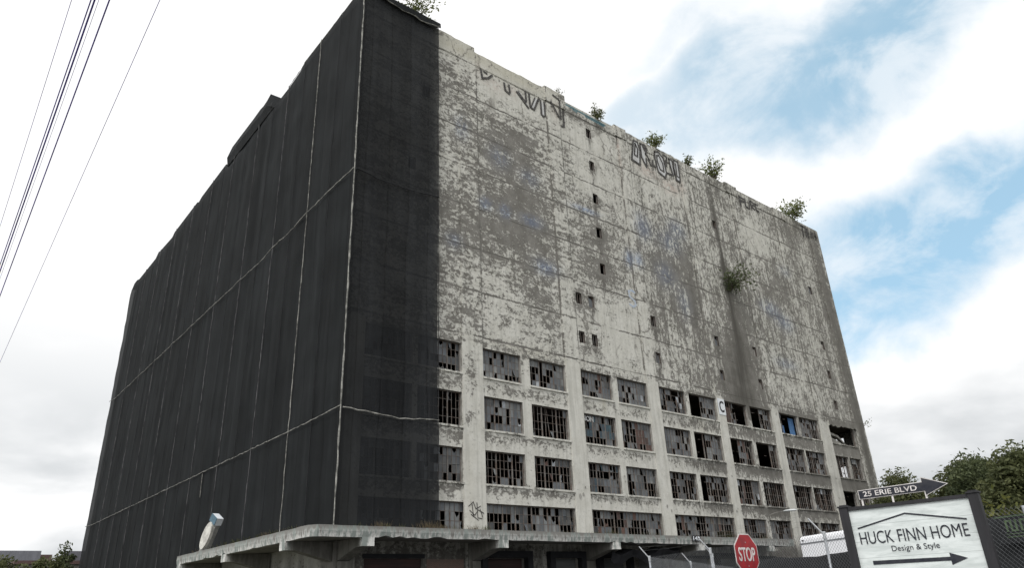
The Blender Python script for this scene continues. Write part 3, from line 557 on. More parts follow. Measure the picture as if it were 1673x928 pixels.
for (x, y) in path:
    inx, iny = (0.0 if x < -OV + .36 and y > -OV + .1 else x), (0.0 if y < -OV + .36 and x > -OV + .1 else y)
    inx, iny = max(inx, -.12 if y <= YE and x < .0 else inx), max(iny, -.12)
    ins = (max(x, -.1) if x > -OV + .3 else -.1, -.1 if y < -OV + .3 else y)
    if x <= 0 and y <= 0: ins = (-.1, -.1)
    dx, dy = (-.0, -1.) if y <= -OV + .01 else (-1., 0.)
    jb = .025 * noise.noise((x * .9, y * .9, 1)) + (rn.uniform(.03, .12) if rn.random() < .16 else 0); jt = .025 * noise.noise((x * .7, y * .7, 9)); jf = .025 * noise.noise((x * 1.3, y * 1.3, 4))
    i = len(mb.v); mb.v += [(x + dx * jf, y + dy * jf, 5.70 + jt), (x + dx * (.02 + jf), y + dy * (.02 + jf), 5.42), (x + dx * jf - dx * .03, y + dy * jf - dy * .03, 5.12 + jb), (ins[0], ins[1], 5.2), (ins[0], ins[1], 5.78)]
    rings.append(i)
for a, b in zip(rings, rings[1:]):
    for j in range(5): mb.f.append((a + j, b + j, b + (j + 1) % 5, a + (j + 1) % 5)); mb.mi.append(0)
mb.poly([mb.v[rings[0] + j] for j in range(5)]); mb.poly([mb.v[rings[-1] + j] for j in range(5)][::-1])
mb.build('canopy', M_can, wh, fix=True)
def bracket(u, side):
    mb = MB(); w2 = .37; prof = [(-OV + .02, 5.14), (-OV + .02, 4.68), (-OV + .75, 4.66), (-.14, 4.1), (-.14, 5.16)]
    if side == 'x': mb.prism([(u - w2, y, z) for y, z in prof], (2 * w2, 0, 0))
    else: mb.prism([(y, u - w2, z) for y, z in prof], (0, 2 * w2, 0))
    mb.build('bracket', M_can, wh, fix=True)
for u in (.33, 9.65, 19.75, 29.3, 39.0): bracket(u, 'x')
for u in (.6, 9.9, 19.35): bracket(u, 'y')
# loading bays beneath: columns, doors
for u in (.33, 9.65, 19.75, 29.3, 39.0):
    mb = MB(); mb.box(u - .62, u + .62, -.13, -.075, 0.0, 5.15); mb.box(u - .4, u + .4, -.25, -.14, 0, 4.08); mb.build('column', M_can, wh)
for u in (.6, 9.9, 19.35):
    mb = MB(); mb.box(-.14, -.075, u - .5, u + .5, 0, 5.15); mb.build('column', M_can, wh)
M_door = mkmat('dark maroon dock door', (.062, .034, .032), second=(.034, .025, .025), scale=2, stretch=(.3, 1, 4)); M_doorg = mkmat('grey dock door', (.12, .125, .125), second=(.085, .09, .09), scale=1, stretch=(.3, 1, 5)); M_blk = mkmat('black rubber dock seal', (.018, .019, .022), var=.2, scale=3)
for i, (a, b) in enumerate(DOORS):
    mb = MB(); n = 6
    for k in range(n): mb.box(a + .05, b - .05, .2, .26, 1.2 + 3.05 * k / n + .012, 1.2 + 3.05 * (k + 1) / n - .012)
    mb.box(a + .05, b - .05, .265, .28, 1.2, 4.25)
    d_ = mb.build('loading_door', M_door if i in (0, 1) else M_doorg, wh)
    reveal(d_, a, b, 1.2, 4.25)
    if i in (1, 2, 3, 6): mb = MB(); mb.box(a - .45, a, -.45, -.005, 1.0, 4.7); mb.box(b, b + .45, -.45, -.005, 1.0, 4.7); mb.box(a, b, -.45, -.005, 4.28, 4.7); mb.build('dock_seal', M_blk, d_)
    else: mb = MB(); mb.box(a - .1, b + .1, -.06, -.005, 4.26, 4.5); mb.build('lintel', M_blk, d_)
mb = MB(); mb.box(5.95, 8.7, -.03, -.005, 1.0, 4.2); mb.build('brick_infill', M_brick, wh)
mb = MB(); mb.box(35.0, 36.2, -.05, -.004, 1.0, 4.6); mb.build('brick_infill', M_brick, wh) if False else None
M_tarp = mkmat('sagging dark tarpaulin', (.025, .026, .03), var=.3, scale=1.5)
mb = MB(); pts = [(20.0 + k * .45, 4.62 - .22 * math.sin(k * .9) - .25 * math.sin(math.pi * k / 17) + .02 * k) for k in range(18)]
for (a, b), (c, d_) in zip(pts, pts[1:]): mb.quad((a, -2.0, b - .55 - .1 * math.sin(a * 1.3)), (c, -2.0, d_ - .55 - .1 * math.sin(c * 1.3)), (c, -2.25, d_), (a, -2.25, b))
for (a, b), (c, d_) in zip(pts, pts[1:]): mb.quad((a, -2.25, b), (c, -2.25, d_), (c, -1.2, d_ + .15), (a, -1.2, b + .15))
tp = mb.build('tarpaulin', M_tarp); tag(tp, 'sagging dark tarpaulin strung under the canopy left of the stop sign', 'tarpaulin')
mb = MB()
for a in (20.0, 27.65): mb.tube([(a, -2.25, 4.4 + (.3 if a > 25 else .2)), (a, -2.25, 5.2)], .015, 4)
mb.build('cord', M_blk, tp)
# number plate
npl = MB(); npl.box(28.05, 29.05, -3.14, -3.10, 5.33, 5.73); o = npl.build('number_plate', M_black, wh)
lettering('143', (28.55, -3.147, 5.53), (1, 0, 0), (0, 0, 1), .3, .82, .025, M_white, o)

# ---- wall lamp in front of bay five
lm = empty('wall_lamp', (44.0, 0, 8.3)); tag(lm, 'pale cobra head lamp on a thin arm from the white wall above the stop sign', 'lamp')
M_lamp = mkmat('pale lamp housing', (.66, .69, .70), var=.06, scale=3)
mb = MB(); mb.tube([(0, -.01, -.25), (.05, -.4, -.1), (.12, -.9, .0), (.2, -1.7, .05)],   .018, 6); mb.build('arm', M_conc, lm, smooth=True)
mb = MB(); prof = [(-1.6, .05, .06), (-1.8, .06, .13), (-2.2, .05, .19), (-2.6, .04, .17), (-2.78, .03, .08)]; rg = []
for y, z, r in prof:
    i = len(mb.v); rg.append(i)
    for k in range(10): q = 2 * math.pi * k / 10; mb.v.append((.2 + r * math.cos(q) + (y + 1.6) * -.25, y, z + r * .55 * math.sin(q)))
for a, b in zip(rg, rg[1:]):
    for k in range(10): mb.f.append((a + k, a + (k + 1) % 10, b + (k + 1) % 10, b + k)); mb.mi.append(0)
mb.poly([mb.v[rg[0] + k] for k in range(10)]); mb.poly([mb.v[rg[-1] + k] for k in range(10)]); mb.build('lamp_head', M_lamp, lm, smooth=True, fix=True)

# ------------------------------------------------------------------ black netting
def net_mat(name, alpha, base):
    m = bpy.data.materials.new(name); m.use_nodes = True; t = NT(m.node_tree); p = t.n('TexCoord').outputs['Object']
    s = t.n('SeparateXYZ', p); x, y, z = s.outputs
    along = t.m('ADD', x, y)
    strip = t.n('TexWhiteNoise', t.m('FLOOR', t.m('DIVIDE', along, 1.75)), noise_dimensions='1D'); 
    t.t.links.new(t.m('FLOOR', t.m('DIVIDE', along, 1.75)), strip.inputs['W'])
    sv = t.step(strip.outputs['Value'], 0, 1, .90, 1.12)
    streak = t.noise(t.v('MULTIPLY', p, (.9, .9, .05)), 1.6, 7, .62); patch = t.noise(p, .22, 5, .6)
    k = t.m('MULTIPLY', sv, t.m('MULTIPLY', t.step(streak, .26, .80, .84, 1.35), t.step(patch, .3, .7, .78, 1.25)))
    seam = t.step(t.m('ABSOLUTE', t.m('SUBTRACT', t.m('FRACT', t.m('DIVIDE', along, 1.75)), .5)), .470, .492)
    k = t.m('MULTIPLY', k, t.m('SUBTRACT', 1.0, t.m('MULTIPLY', seam, .5)))
    cc = t.n('VectorMath', base, None, operation='SCALE'); t.t.links.new(k, cc.inputs['Scale'])
    df = t.n('BsdfPrincipled', i={'Base Color': cc.outputs[0], 'Roughness': .9, 'Specular IOR Level': .12})
    tr = t.n('BsdfTransparent')
    al = t.m('MULTIPLY', alpha, t.step(t.noise(p, .5, 5, .6), .3, .7, .85, 1.15))
    mx_ = t.n('MixShader', al, df.outputs[0], tr.outputs[0]); t.t.links.new(mx_.outputs[0], t.n('OutputMaterial').inputs[0]); return m
M_netL = net_mat('black debris netting', .04, (.0125, .0140, .0150)); M_netR = net_mat('black debris netting, thin', .145, (.0165, .0178, .0195))
M_rope = mkmat('frayed white batten rope', (.34, .335, .31), second=(.10, .10, .09), scale=3, detail=4)
M_cord = mkmat('thin grey lacing cord', (.13, .13, .135), second=(.03, .03, .033), scale=1.2, detail=5)
net = empty('debris_netting', (0, 0, 3.0)); tag(net, 'black debris netting draped over the left side and corner, tied with pale ropes', 'netting')
def prn(o): o.parent = net; o.matrix_parent_inverse = Matrix.Translation((0, 0, -3.0)); return o
def ripple(s_, z): return .10 * noise.noise((s_ * .75, z * .05, 1)) + .10 * noise.noise((s_ * .22, z * .11, 12)) + .05 * noise.noise((s_ * .9 + z * .35, z * .55, 4)) + .05 * noise.noise((s_ * 2.2, z * .07, 7)) + .05 * noise.noise((s_ * .5, z * .5, 3)) - .10 * math.exp(-((z - 29.5) / 1.2) ** 2) * 0
def ltop(y):
    pts = [(-1, 47.0), (2, 47.35), (11.2, 47.45), (11.9, 46.95), (14.4, 46.7), (31.0, 46.85), (31.6, 47.5), (40, 47.35), (41, 47.1), (41.6, 47.4), (50.8, 47.35), (51.6, 46.95), (57.5, 47.35), (58.2, 47.55), (59.4, 47.0), (68, 47.15), (69.5, 47.55), (71.0, 47.55), (72, 46.9)]
    for (a, b), (c, d_) in zip(pts, pts[1:]):
        if a <= y <= c: return b + (d_ - b) * (y - a) / (c - a)
    return 47
NO = .38   # stand off
def net_sheet(name, mat, P, s0, s1, top, bot, ds=.35, nz=44):
    mb = MB(); n = int((s1 - s0) / ds); idx = []
    for i in range(n + 1):
        s_ = s0 + (s1 - s0) * i / n; tz = top(s_); bz_ = bot(s_); row = []
        for j in range(nz + 1):
            z = bz_ + (tz - bz_) * j / nz; row.append(len(mb.v)); mb.v.append(P(s_, z, ripple(s_, z) * min(1, (s_ - s0) / 1.0) * min(1, (tz - z) / .8)))
        row.append(len(mb.v)); q = P(s_, tz, 0); mb.v.append(P(s_, tz + .04, -.9)); idx.append(row)     # folds back over the parapet
    for a, b in zip(idx, idx[1:]):
        for j in range(nz + 1): mb.f.append((a[j], b[j], b[j + 1], a[j + 1])); mb.mi.append(0)
    return prn(mb.build(name, mat, None, smooth=True))
net_sheet('net_panel', M_netL, lambda s_, z, r: (-NO - r, s_, z), -NO, W_ + .35, ltop, lambda s_: 5.72 if s_ < 19.7 else 3.2)['label'] = 'large left netting sheet'
net_sheet('net_panel', M_netR, lambda s_, z, r: (s_, -NO - r, z), -NO, 6.5, lambda s_: 47.0 - .02 * s_, lambda s_: 5.75)['label'] = 'netting sheet wrapped round the front corner'
# flap folded over the top of the corner sheet
mb = MB()
def flz(u): return 46.5 + .06 * math.sin(u * 2.1) - .2 * sm(u, 1.5, 3) + .25 * sm(u, 5.8, 6.8) - .12 * sm(u, 3, 6)
for k in range(20):
    u0_, u1_ = -.42 + 7.1 * k / 20, -.42 + 7.1 * (k + 1) / 20
    mb.quad((u0_, -NO - .16, flz(u0_)), (u1_, -NO - .16, flz(u1_)), (u1_, -NO - .1, 47.02), (u0_, -NO - .1, 47.02)); mb.quad((u0_, -NO - .1, 47.02), (u1_, -NO - .1, 47.02), (u1_, .5, 47.0), (u0_, .5, 47.0))
prn(mb.build('net_flap', M_netL, None))
# penthouse bump on the netted side
def wav(k, a): return a * noise.noise((k * 1.7, a * 31, 5))
def rope(pts, r, mat, jit=.04, seed=1, name='rope'):
    mb = MB(); rn = random.Random(seed); P_ = []
    for (a, b) in zip(pts, pts[1:]):
        a, b = Vector(a), Vector(b); n = max(2, int((b - a).length / .5))
        for k in range(n): P_.append(a.lerp(b, k / n) + Vector((rn.uniform(-jit, jit) * .4, rn.uniform(-jit, jit), rn.uniform(-jit, jit))))
    P_.append(Vector(pts[-1])); mb.tube(P_, [r * rn.uniform(.55, 1.25) for _ in P_], 5); return prn(mb.build(name, mat, None))
XN = -NO - .14
rope([(XN + .02, -NO - .06, 46.6), (XN, -NO - .1, 29.8), (XN, -NO - .1, 12.8), (XN, -NO - .05, 5.8)], .055, M_rope, .035, 1)
for i, y in enumerate([7.2, 13.9, 21.2, 28.2, 35.1, 42.1, 49.0, 56.0, 63.0]):
    r_, mt = ((.036, M_rope) if i == 0 else (.035, M_cord))
    rope([(XN - .03, y + .15, ltop(y) - .25), (XN - .03, y - .02, 29.4), (XN - .03, y - .05, 12.7), (XN - .03, y - .05, 6.0 if y < 19 else 4)], r_, mt, .04, 10 + i)
for i, y in enumerate([3.6, 10.5, 17.6, 24.6, 31.6, 38.6, 45.5, 52.5, 59.5, 67.]):
    rope([(XN + .03, y + .1, ltop(y) - .4), (XN + .03, y, 29.4), (XN + .03, y, 6.2 if y < 19 else 4)], .02, M_blk, .03, 40 + i, 'seam')
def sag(base, mids): return [(XN - .05, y, base + dz) for y, dz in mids]
yy = [(-.45, .25)] + [(a + q, (.2 if q in (0,) else -.05 * math.sin(math.pi * q / 7)) * (1 if a < 15 else .4) - .25 * sm(a, 7, 14)) for a in (7.2, 13.9, 21.2, 28.2, 35.1, 42.1, 49, 56, 63) for q in (0, 2.3, 4.6)] + [(71.8, .1)]
rope(sag(29.5, yy), .04, M_rope, .05, 3)
rope(sag(12.75, [(-.45, .08)] + [(a, -.02 + .12 * noise.noise((a, 3, 3))) for a in range(4, 72, 4)] + [(71.8, .15)]), .036, M_rope, .035, 4)
rope([(-.4, -NO - .16, 29.7), (1.8, -NO - .16, 29.45), (4, -NO - .16, 29.5), (6.5, -NO - .16, 29.75)], .05, M_blk, .04, 5, 'rope')
rope([(-.4, -NO - .16, 12.75), (1.1, -NO - .16, 12.65), (3.5, -NO - .16, 12.5), (6.5, -NO - .16, 12.72)], .042, M_rope, .05, 6)
rope([(.6, -NO - .22, 46.62), (2.3, -NO - .22, 46.3), (3.6, -NO - .22, 46.22), (5.2, -NO - .22, 46.15), (6.4, -NO - .22, 46.42)], .055, M_rope, .06, 7)
rope([(XN - .02, -.3, 47.0), (XN - .02, 4, 46.95), (XN - .02, 10, 46.9), (XN - .02, 14, 46.45)], .03, M_rope, .05, 8)
rope([(6.45, -NO - .08, 46.4), (6.5, -NO - .1, 30), (6.5, -NO - .1, 5.9)], .03, M_blk, .02, 9, 'hem')
rope([(XN - .08, 24.6, 12.6), (XN - .1, 24.4, 10.6)], .03, M_rope, .03, 12)
# penthouse covered by the net
mb = MB(); mb.box(.2, 6, 19.2, 30.2, 44.9, 48.2); mb.build('penthouse', M_conc, wh)
mb = MB(); A = []; n = 14
for k in range(n + 1):
    y = 18.0 + 12.6 * k / n; lo = 46.6 + .1 * math.sin(k * 1.3); hi = (49.2 + .5 * sm(y, 20.2, 18.8) * 0 + .12 * noise.noise((y, 1, 1))) if y > 19.9 else 46.75 + 2.9 * (y - 18.0) / 1.9
    A.append(((-NO - .12, y, lo), (-NO - .25 + .12 * noise.noise((y * .6, 2, 2)), y, lo + .4 * (hi - lo)), (-NO + .1, y, hi), (2.5, y, hi + .02)))
for a, b in zip(A, A[1:]):
    for j in range(3): mb.quad(a[j], b[j], b[j + 1], a[j + 1])
mb.poly([A[-1][0], (2.5, 30.6, 46.7), A[-1][3], A[-1][2], A[-1][1]])
prn(mb.build('net_panel', M_netL, None))['label'] = 'netting over the rooftop penthouse'
mb = MB(); mb.quad((-.2, 18.0, 46.8), (.6, 18.3, 46.8), (.3, 19.6, 49.0), (-.25, 19.7, 49.0)); mb.build('penthouse_sheet', mkmat('pale blue sheeting', (.42, .48, .55), var=.1), wh)

# ------------------------------------------------------------------ ground
def plane(name, x0, x1, y0, y1, z, m, n=1):
    mb = MB(); mb.quad((x0, y0, z), (x1, y0, z), (x1, y1, z), (x0, y1, z)); return tag(mb.build(name, m), kind='structure')
plane('ground', -3000, 3000, -3000, 3000, 0.0, mkmat('dry grass and gravel', (.11, .105, .07), second=(.07, .075, .045), scale=.15, detail=10))
M_asph = mkmat('asphalt', (.055, .055, .056), second=(.04, .04, .041), scale=.8, detail=10)
plane('road', -28, -9.0, -300, 400, .012, M_asph); plane('parking_lot', -9.0, 66, -34.5, -.3, .008, M_asph)
mb = MB(); mb.box(-9.15, -9.0, -300, 400, 0, .13); tag(mb.build('kerb', M_conc), kind='structure')
mb = MB()
for k in range(60): mb.box(-18.57, -18.43, -250 + k * 10, -247 + k * 10, .013, .017)
tag(mb.build('road_marking', mkmat('yellow road paint', (.62, .46, .08), var=.1, scale=2)), kind='structure')

# ------------------------------------------------------------------ plants
def leaf_mat(name, a, b):
    m = bpy.data.materials.new(name); m.use_nodes = True; t = NT(m.node_tree); p = t.n('TexCoord').outputs['Object']
    f = t.noise(p, .9, 3, .6); ri = t.noise(p, 9.0, 2, .5); f = t.m('ADD', t.m('MULTIPLY', f, .6), t.m('MULTIPLY', ri, .4))
    c = t.mix(t.step(f, .36, .64), a, b); b_ = t.n('BsdfPrincipled', i={'Base Color': c, 'Roughness': .6, 'Specular IOR Level': .25})
    tl = t.n('BsdfTranslucent', c); mx_ = t.n('MixShader', .38, b_.outputs[0], tl.outputs[0]); t.t.links.new(mx_.outputs[0], t.n('OutputMaterial').inputs[0]); return m
M_leaf = leaf_mat('yellow green leaves', (.095, .12, .04), (.18, .195, .075)); M_leafd = leaf_mat('dark green leaves', (.062, .080, .040), (.12, .14, .066)); M_leafo = leaf_mat('olive leaves', (.080, .095, .042), (.14, .15, .066)); M_bark = mkmat('bark', (.11, .09, .07), second=(.05, .04, .03), scale=6)
def leaf(mb, c, s, rn, droop=0.0, dirn=None):
    d1 = Vector((rn.gauss(0, 1), rn.gauss(0, 1), rn.gauss(0, .7))).normalized() if dirn is None else (Vector(dirn) + Vector((rn.gauss(0, .35), rn.gauss(0, .35), rn.gauss(0, .35)))).normalized()
    d2 = d1.cross(Vector((rn.gauss(0, 1), rn.gauss(0, 1), rn.gauss(0, 1)))).normalized(); c = Vector(c)
    mb.quad(c - d1 * s, c + d2 * s * .42, c + d1 * s, c - d2 * s * .42)
def shrub(name, base, h, wdt, label, cat='shrub', group=None, m=None, seed=1, stems=9, lean=(0, 0, 0), leafs=.16, upright=.6, per=44, down=0.0):
    rn = random.Random(seed); o = empty(name, base); tag(o, label, cat, group); sb = MB(); lb = MB()
    for k in range(stems):
        q = 2 * math.pi * k / stems + rn.uniform(-.4, .4); out = rn.uniform(.25, 1.0) * wdt / 2; hh = h * rn.uniform(.55, 1.0) * (1 - .35 * (out / (wdt / 2)) ** 2)
        tip = Vector((math.cos(q) * out, math.sin(q) * out, hh)) + Vector(lean) * h; p0 = Vector((rn.uniform(-.05, .05), rn.uniform(-.05, .05), -.05)); mid = p0.lerp(tip, .5) + Vector((0, 0, h * .12 * upright))
        tip.z -= down * out; pts = []
        for j in range(7): a = j / 6; pts.append(p0 * (1 - a) ** 2 + mid * 2 * a * (1 - a) + tip * a * a)
        sb.tube(pts, [.022 * h * (1 - .8 * j / 6) * .6 + .004 for j in range(7)], 5)
        for j in range(per):
            a = rn.uniform(.25, 1.05); b = p0 * (1 - a) ** 2 + mid * 2 * a * (1 - a) + tip * a * a; sp = wdt * .11
            leaf(lb, b + Vector((rn.gauss(0, sp), rn.gauss(0, sp), rn.gauss(0, sp * .8) - .02)), leafs * rn.uniform(.6, 1.25), rn)
    sb.build('stem', M_bark, o); lb.build('foliage', m or M_leaf, o); return o
G1 = 'shrubs rooted along the roof edge'
shrub('roof_shrub', (4.6, .1, 46.9), 3.0, 3.6, 'bushy green shrub growing on the roof above the netted corner', group=G1, m=M_leaf, seed=1, stems=13, leafs=.17, per=34)
shrub('roof_shrub', (20.9, .1, 46.3), 1.5, .9, 'small thin upright shrub on the roof edge beside the big graffiti N', group=G1, m=M_leafo, seed=2, stems=6, leafs=.10, per=16)
shrub('roof_shrub', (26.0, .1, 45.75), 2.0, 2.0, 'round shrub on the roof edge at the end of the teal graffiti band', group=G1, m=M_leafo, seed=3, stems=10, leafs=.14)
shrub('roof_shrub', (34.9, .1, 46.0), 2.2, 2.2, 'shrub on the roof edge above the outlined graffiti letters', group=G1, m=M_leaf, seed=4, stems=11, leafs=.15)
shrub('roof_shrub', (40.6, .1, 45.9), 1.3, 1.6, 'low small shrub on the roof edge just right of the outlined letters', group=G1, m=M_leafo, seed=5, stems=7, leafs=.14)
shrub('roof_shrub', (45.6, .1, 45.9), 3.2, 3.0, 'tall leafy shrub on the roof edge above the dark water stain', group=G1, m=M_leaf, seed=6, stems=12, leafs=.18)
shrub('roof_shrub', (62.6, .1, 45.8), 3.2, 4.6, 'wide spreading shrub on the roof near the far right corner', group=G1, m=M_leaf, seed=7, stems=14, leafs=.22, lean=(.15, 0, 0))
shrub('wall_shrub', (44.2, -.1, 31.4), 2.7, 4.0, 'dark green shrub sprouting from the wall halfway up the dark water stain', m=M_leafd, seed=8, stems=18, leafs=.2, lean=(.05, -.35, 0), per=34, down=.25, upright=.2)
shrub('wall_shrub', (68.05, .1, 19.3), .9, 2.4, 'small arching plant growing out of the far right edge of the wall', m=M_leafo, seed=9, stems=6, leafs=.14, lean=(1.0, 0, 0), per=8, down=.3)
M_straw = mkmat('dry straw grass', (.165, .125, .075), second=(.10, .08, .045), scale=3); M_gr2 = mkmat('olive weeds', (.11, .115, .045), second=(.07, .075, .03), scale=3)
gb = MB(); rn = random.Random(5)
def tuft(x, y, z, n, h, r, m):
    for _ in range(n):
        a = rn.uniform(0, 6.28); rr = rn.uniform(0, r); b = Vector((x + rr * math.cos(a), y + rr * math.sin(a) * .5, z)); t_ = b + Vector((rn.gauss(0, .35) * h, rn.gauss(0, .25) * h, h * rn.uniform(.45, 1))); s_ = Vector((.02, .01, 0))
        gb.quad(b - s_, b + s_, t_ + s_ * .3, t_ - s_ * .3, m)
tuft(5.4, -1.0, 5.72, 120, .65, 1.0, 0); tuft(6.6, -.9, 5.72, 80, .5, .8, 0); tuft(2.0, -1.4, 5.7, 60, .5, .9, 0); tuft(9.2, -.6, 5.74, 60, .6, .5, 0); tuft(10.2, -.5, 5.74, 60, .55, .3, 1); tuft(20.0, -.5, 5.74, 60, .4, .7, 1); tuft(36.5, -.4, 5.74, 160, .9, 1.6, 1); tuft(22, -.4, 5.74, 80, .6, 1.2, 1); tuft(26.5, -.4, 5.74, 80, .5, 1.4, 1); tuft(42, -.5, 5.74, 80, .7, .9, 1); tuft(31, -.5, 5.74, 40, .4, .6, 1)
for k in range(40): tuft(-2.4 + rn.uniform(-.3, 1.0), rn.uniform(0, 18), 5.71, 8, .35, .3, rn.choice((0, 1, 1)))
for k in range(60): tuft(rn.uniform(0, 41), rn.uniform(-2.6, -.3), 5.72, 6, .3, .3, rn.choice((0, 1)))
tag(gb.build('grass', [M_straw, M_gr2]), 'dry grass and weeds growing along the top of the canopy', 'grass', kind='stuff')

def tree(name, base, h, crown_w, label, cat='tree', group=None, m=None, seed=1, clumps=46, per=250, crown0=.25, leafs=.19):
    rn = random.Random(seed); o = empty(name, base); tag(o, label, cat, group); tb = MB(); lb = MB()
    tb.tube([(0, 0, -.2), (.1, 0, h * .25), (rn.uniform(-.3, .3), rn.uniform(-.3, .3), h * .5), (rn.uniform(-.4, .4), 0, h * .82)], [h * .024, h * .019, h * .013, h * .004], 8)
    for k in range(clumps):
        for _ in range(20):
            a = rn.uniform(0, 6.28); zc = rn.uniform(crown0, 1.0); f = math.sin(math.pi * min(1, (zc - crown0 + .1) / (1.1 - crown0)) ** .8) ** .7; rr = crown_w / 2 * f * math.sqrt(rn.uniform(.15, 1)) * (.85 + .35 * noise.noise((math.cos(a) * 1.2, math.sin(a) * 1.2, seed + zc * 2)))
            c = Vector((math.cos(a) * rr, math.sin(a) * rr, h * (.02 + .95 * zc))); break
        if k % 2 == 0:
            s_ = Vector((0, 0, max(h * .2, c.z - h * .25))); tb.tube([s_, s_.lerp(c, .5) + Vector((0, 0, -.2)), c], [h * .008, h * .005, h * .002], 5)
        cr = crown_w * rn.uniform(.07, .15)
        for _ in range(per):
            v = Vector((rn.gauss(0, 1), rn.gauss(0, 1), rn.gauss(0, .75))); v = v.normalized() * (rn.random() ** .4) * cr
            leaf(lb, c + v, leafs * rn.uniform(.55, 1.2), rn)
    tb.build('trunk', M_bark, o); lb.build('crown', m or M_leafd, o); return o
G2 = 'trees behind the sign'
tree('tree', (66, -3.5, 0), 12.7, 13, 'olive green broad tree standing beyond the warehouse just right of its far edge', group=G2, m=M_leafo, seed=11, clumps=150, crown0=.1)
tree('tree', (58.5, -13.0, 0), 12.0, 14, 'olive green tree behind the tip of the black arrow sign', group=G2, m=M_leafo, seed=12, clumps=140, crown0=.1)
tree('tree', (47, -17.5, 0), 10.5, 10.5, 'dark green tall tree above the right end of the sign', group=G2, m=M_leafd, seed=13, clumps=120, crown0=.08)
tree('tree', (40.5, -22.6, 0), 9.7, 10, 'mid green leafy tree at the right edge of the picture', group=G2, m=M_leafo, seed=14, clumps=110, crown0=.08)
tree('tree', (50, -24.5, 0), 9.0, 12, 'dark tree filling the gap low behind the taller right trees', group=G2, m=M_leafd, seed=15, clumps=80, crown0=.05)
tree('tree', (74, -8, 0), 9.2, 14, 'distant tree low behind the arrow sign, farthest of the group', group=G2, m=M_leafd, seed=16, clumps=60, crown0=.05)
shrub('bush', (24.2, -25.2, 1.6), 3.7, 4.2, 'bright yellow green bush behind the sign post', 'bush', m=leaf_mat('bright leaves', (.075, .09, .02), (.15, .15, .045)), seed=20, stems=20, leafs=.22, per=60)
tree('conifer', (-5.6, 50.5, 0), 8.9, 4.6, 'dark tree with drooping branches left of the netted wall', group=None, m=M_leafd, seed=21, clumps=26, per=90, leafs=.2)
G3 = 'shrubs at the left edge'
for i, (x, y, h, w_, lb_) in enumerate([(-15.5, 31, 6.3, 5, 'olive shrub at the far left edge of the picture'), (-12.4, 33, 6.7, 5, 'second olive shrub from the left edge, in front of the grey roof'), (-9.6, 34.5, 6.3, 4.6, 'third olive shrub from the left edge'), (-7.8, 40, 7.0, 4.5, 'olive shrub directly left of the dark tree')]):
    tree('shrub', (x, y, 0), h, w_, lb_, 'shrub', G3, M_leafo, 30 + i, 34, 90, .05, .2)

# ------------------------------------------------------------------ far buildings
M_roofg = mkmat('grey metal roof', (.20, .205, .235), var=.1, scale=.5, stretch=(3, 1, 1)); M_roofb = mkmat('brown roof', (.14, .09, .085), var=.15, scale=.7); M_pale = mkmat('pale blue siding', (.36, .42, .50), var=.08, scale=.6); M_shing = mkmat('dark shingles', (.10, .10, .105), var=.2, scale=2); M_fasc = mkmat('white fascia', (.62, .61, .56), var=.08, scale=2)
fb = empty('long_building', (-9.4, 122, 0)); tag(fb, 'long low building with grey roof beyond the shrubs at the far left', 'building')
mb = MB(); mb.box(-22, 10.4, 0, 14, 0, 9.5); mb.build('wall', M_pale, fb)
mb = MB(); mb.prism([(-23, -.8, 9.4), (-23, -.8, 13.6), (-23, 15, 13.6), (-23, 15, 9.4)], (34.0, 0, 0)); mb.build('roof', M_roofg, fb, fix=True)
mb = MB()
for k in range(7): mb.box(-20 + k * 4.3, -18 + k * 4.3, -.04, .0, 5.5, 8.5)
mb.build('window', M_glassd, fb)
fb = empty('small_building', (.3, 128, 0)); tag(fb, 'small building with dark red roof right of the long grey roof', 'building')
mb = MB(); mb.box(-1, 3.2, 0, 8, 0, 11.6); mb.build('wall', M_pale, fb); mb = MB(); mb.prism([(-1.6, -.6, 11.6), (-1.6, -.6, 13.4), (-1.6, 8.6, 13.4), (-1.6, 8.6, 11.6)], (5.6, 0, 0)); mb.build('roof', M_roofb, fb, fix=True)
fb = empty('shed', (-1.6, 75, 0)); tag(fb, 'low grey shed with brown roof edge at the foot of the netted wall, far left', 'shed')
mb = MB(); mb.box(-5.2, 4, 0, 6, 0, 8.5); mb.build('wall', M_conc, fb); mb = MB(); mb.box(-5.6, 4, -.4, 6.4, 8.52, 8.95); mb.build('roof', M_roofb, fb)
mb = MB(); mb.box(.5, 3.8, 2, 6, 8.95, 10.3); mb.build('upper_block', M_roofg, fb)
mb = MB(); mb.box(-4.2, -3.0, -.05, -.003, 7.0, 8.0); mb.build('window', M_glassd, fb); mb = MB(); mb.box(-1.5, -.6, -.05, -.003, 7.0, 8.0); mb.build('window', M_glassd, fb)
hs = empty('house', (31.5, -25.4, 0), R(20)); tag(hs, 'small house with dark shingle roof and pale gable edge behind the fence at right', 'house')
mb = MB(); mb.box(-2.5, 4, -1.2, 1.9, 0, 3.8); mb.build('wall', mkmat('grey siding', (.24, .24, .25), var=.1), hs)
mb = MB(); mb.prism([(-2.9, -1.6, 3.7), (-2.9, -1.6, 4.0), (-2.9, .3, 5.2), (-2.9, 2.2, 4.0), (-2.9, 2.2, 3.7)], (7.2, 0, 0)); rf = mb.build('roof', M_shing, hs, fix=True)
mb = MB(); mb.prism([(-3.0, .3, 5.3), (-3.0, 2.35, 4.05), (-3.0, 2.35, 3.6), (-3.0, .3, 4.85)], (.09, 0, 0)); mb.build('fascia', M_fasc, rf, fix=True)
mb = MB(); mb.box(-2.54, -2.503, -.7, .8, 2.2, 3.4); mb.build('window', M_glassd, hs)

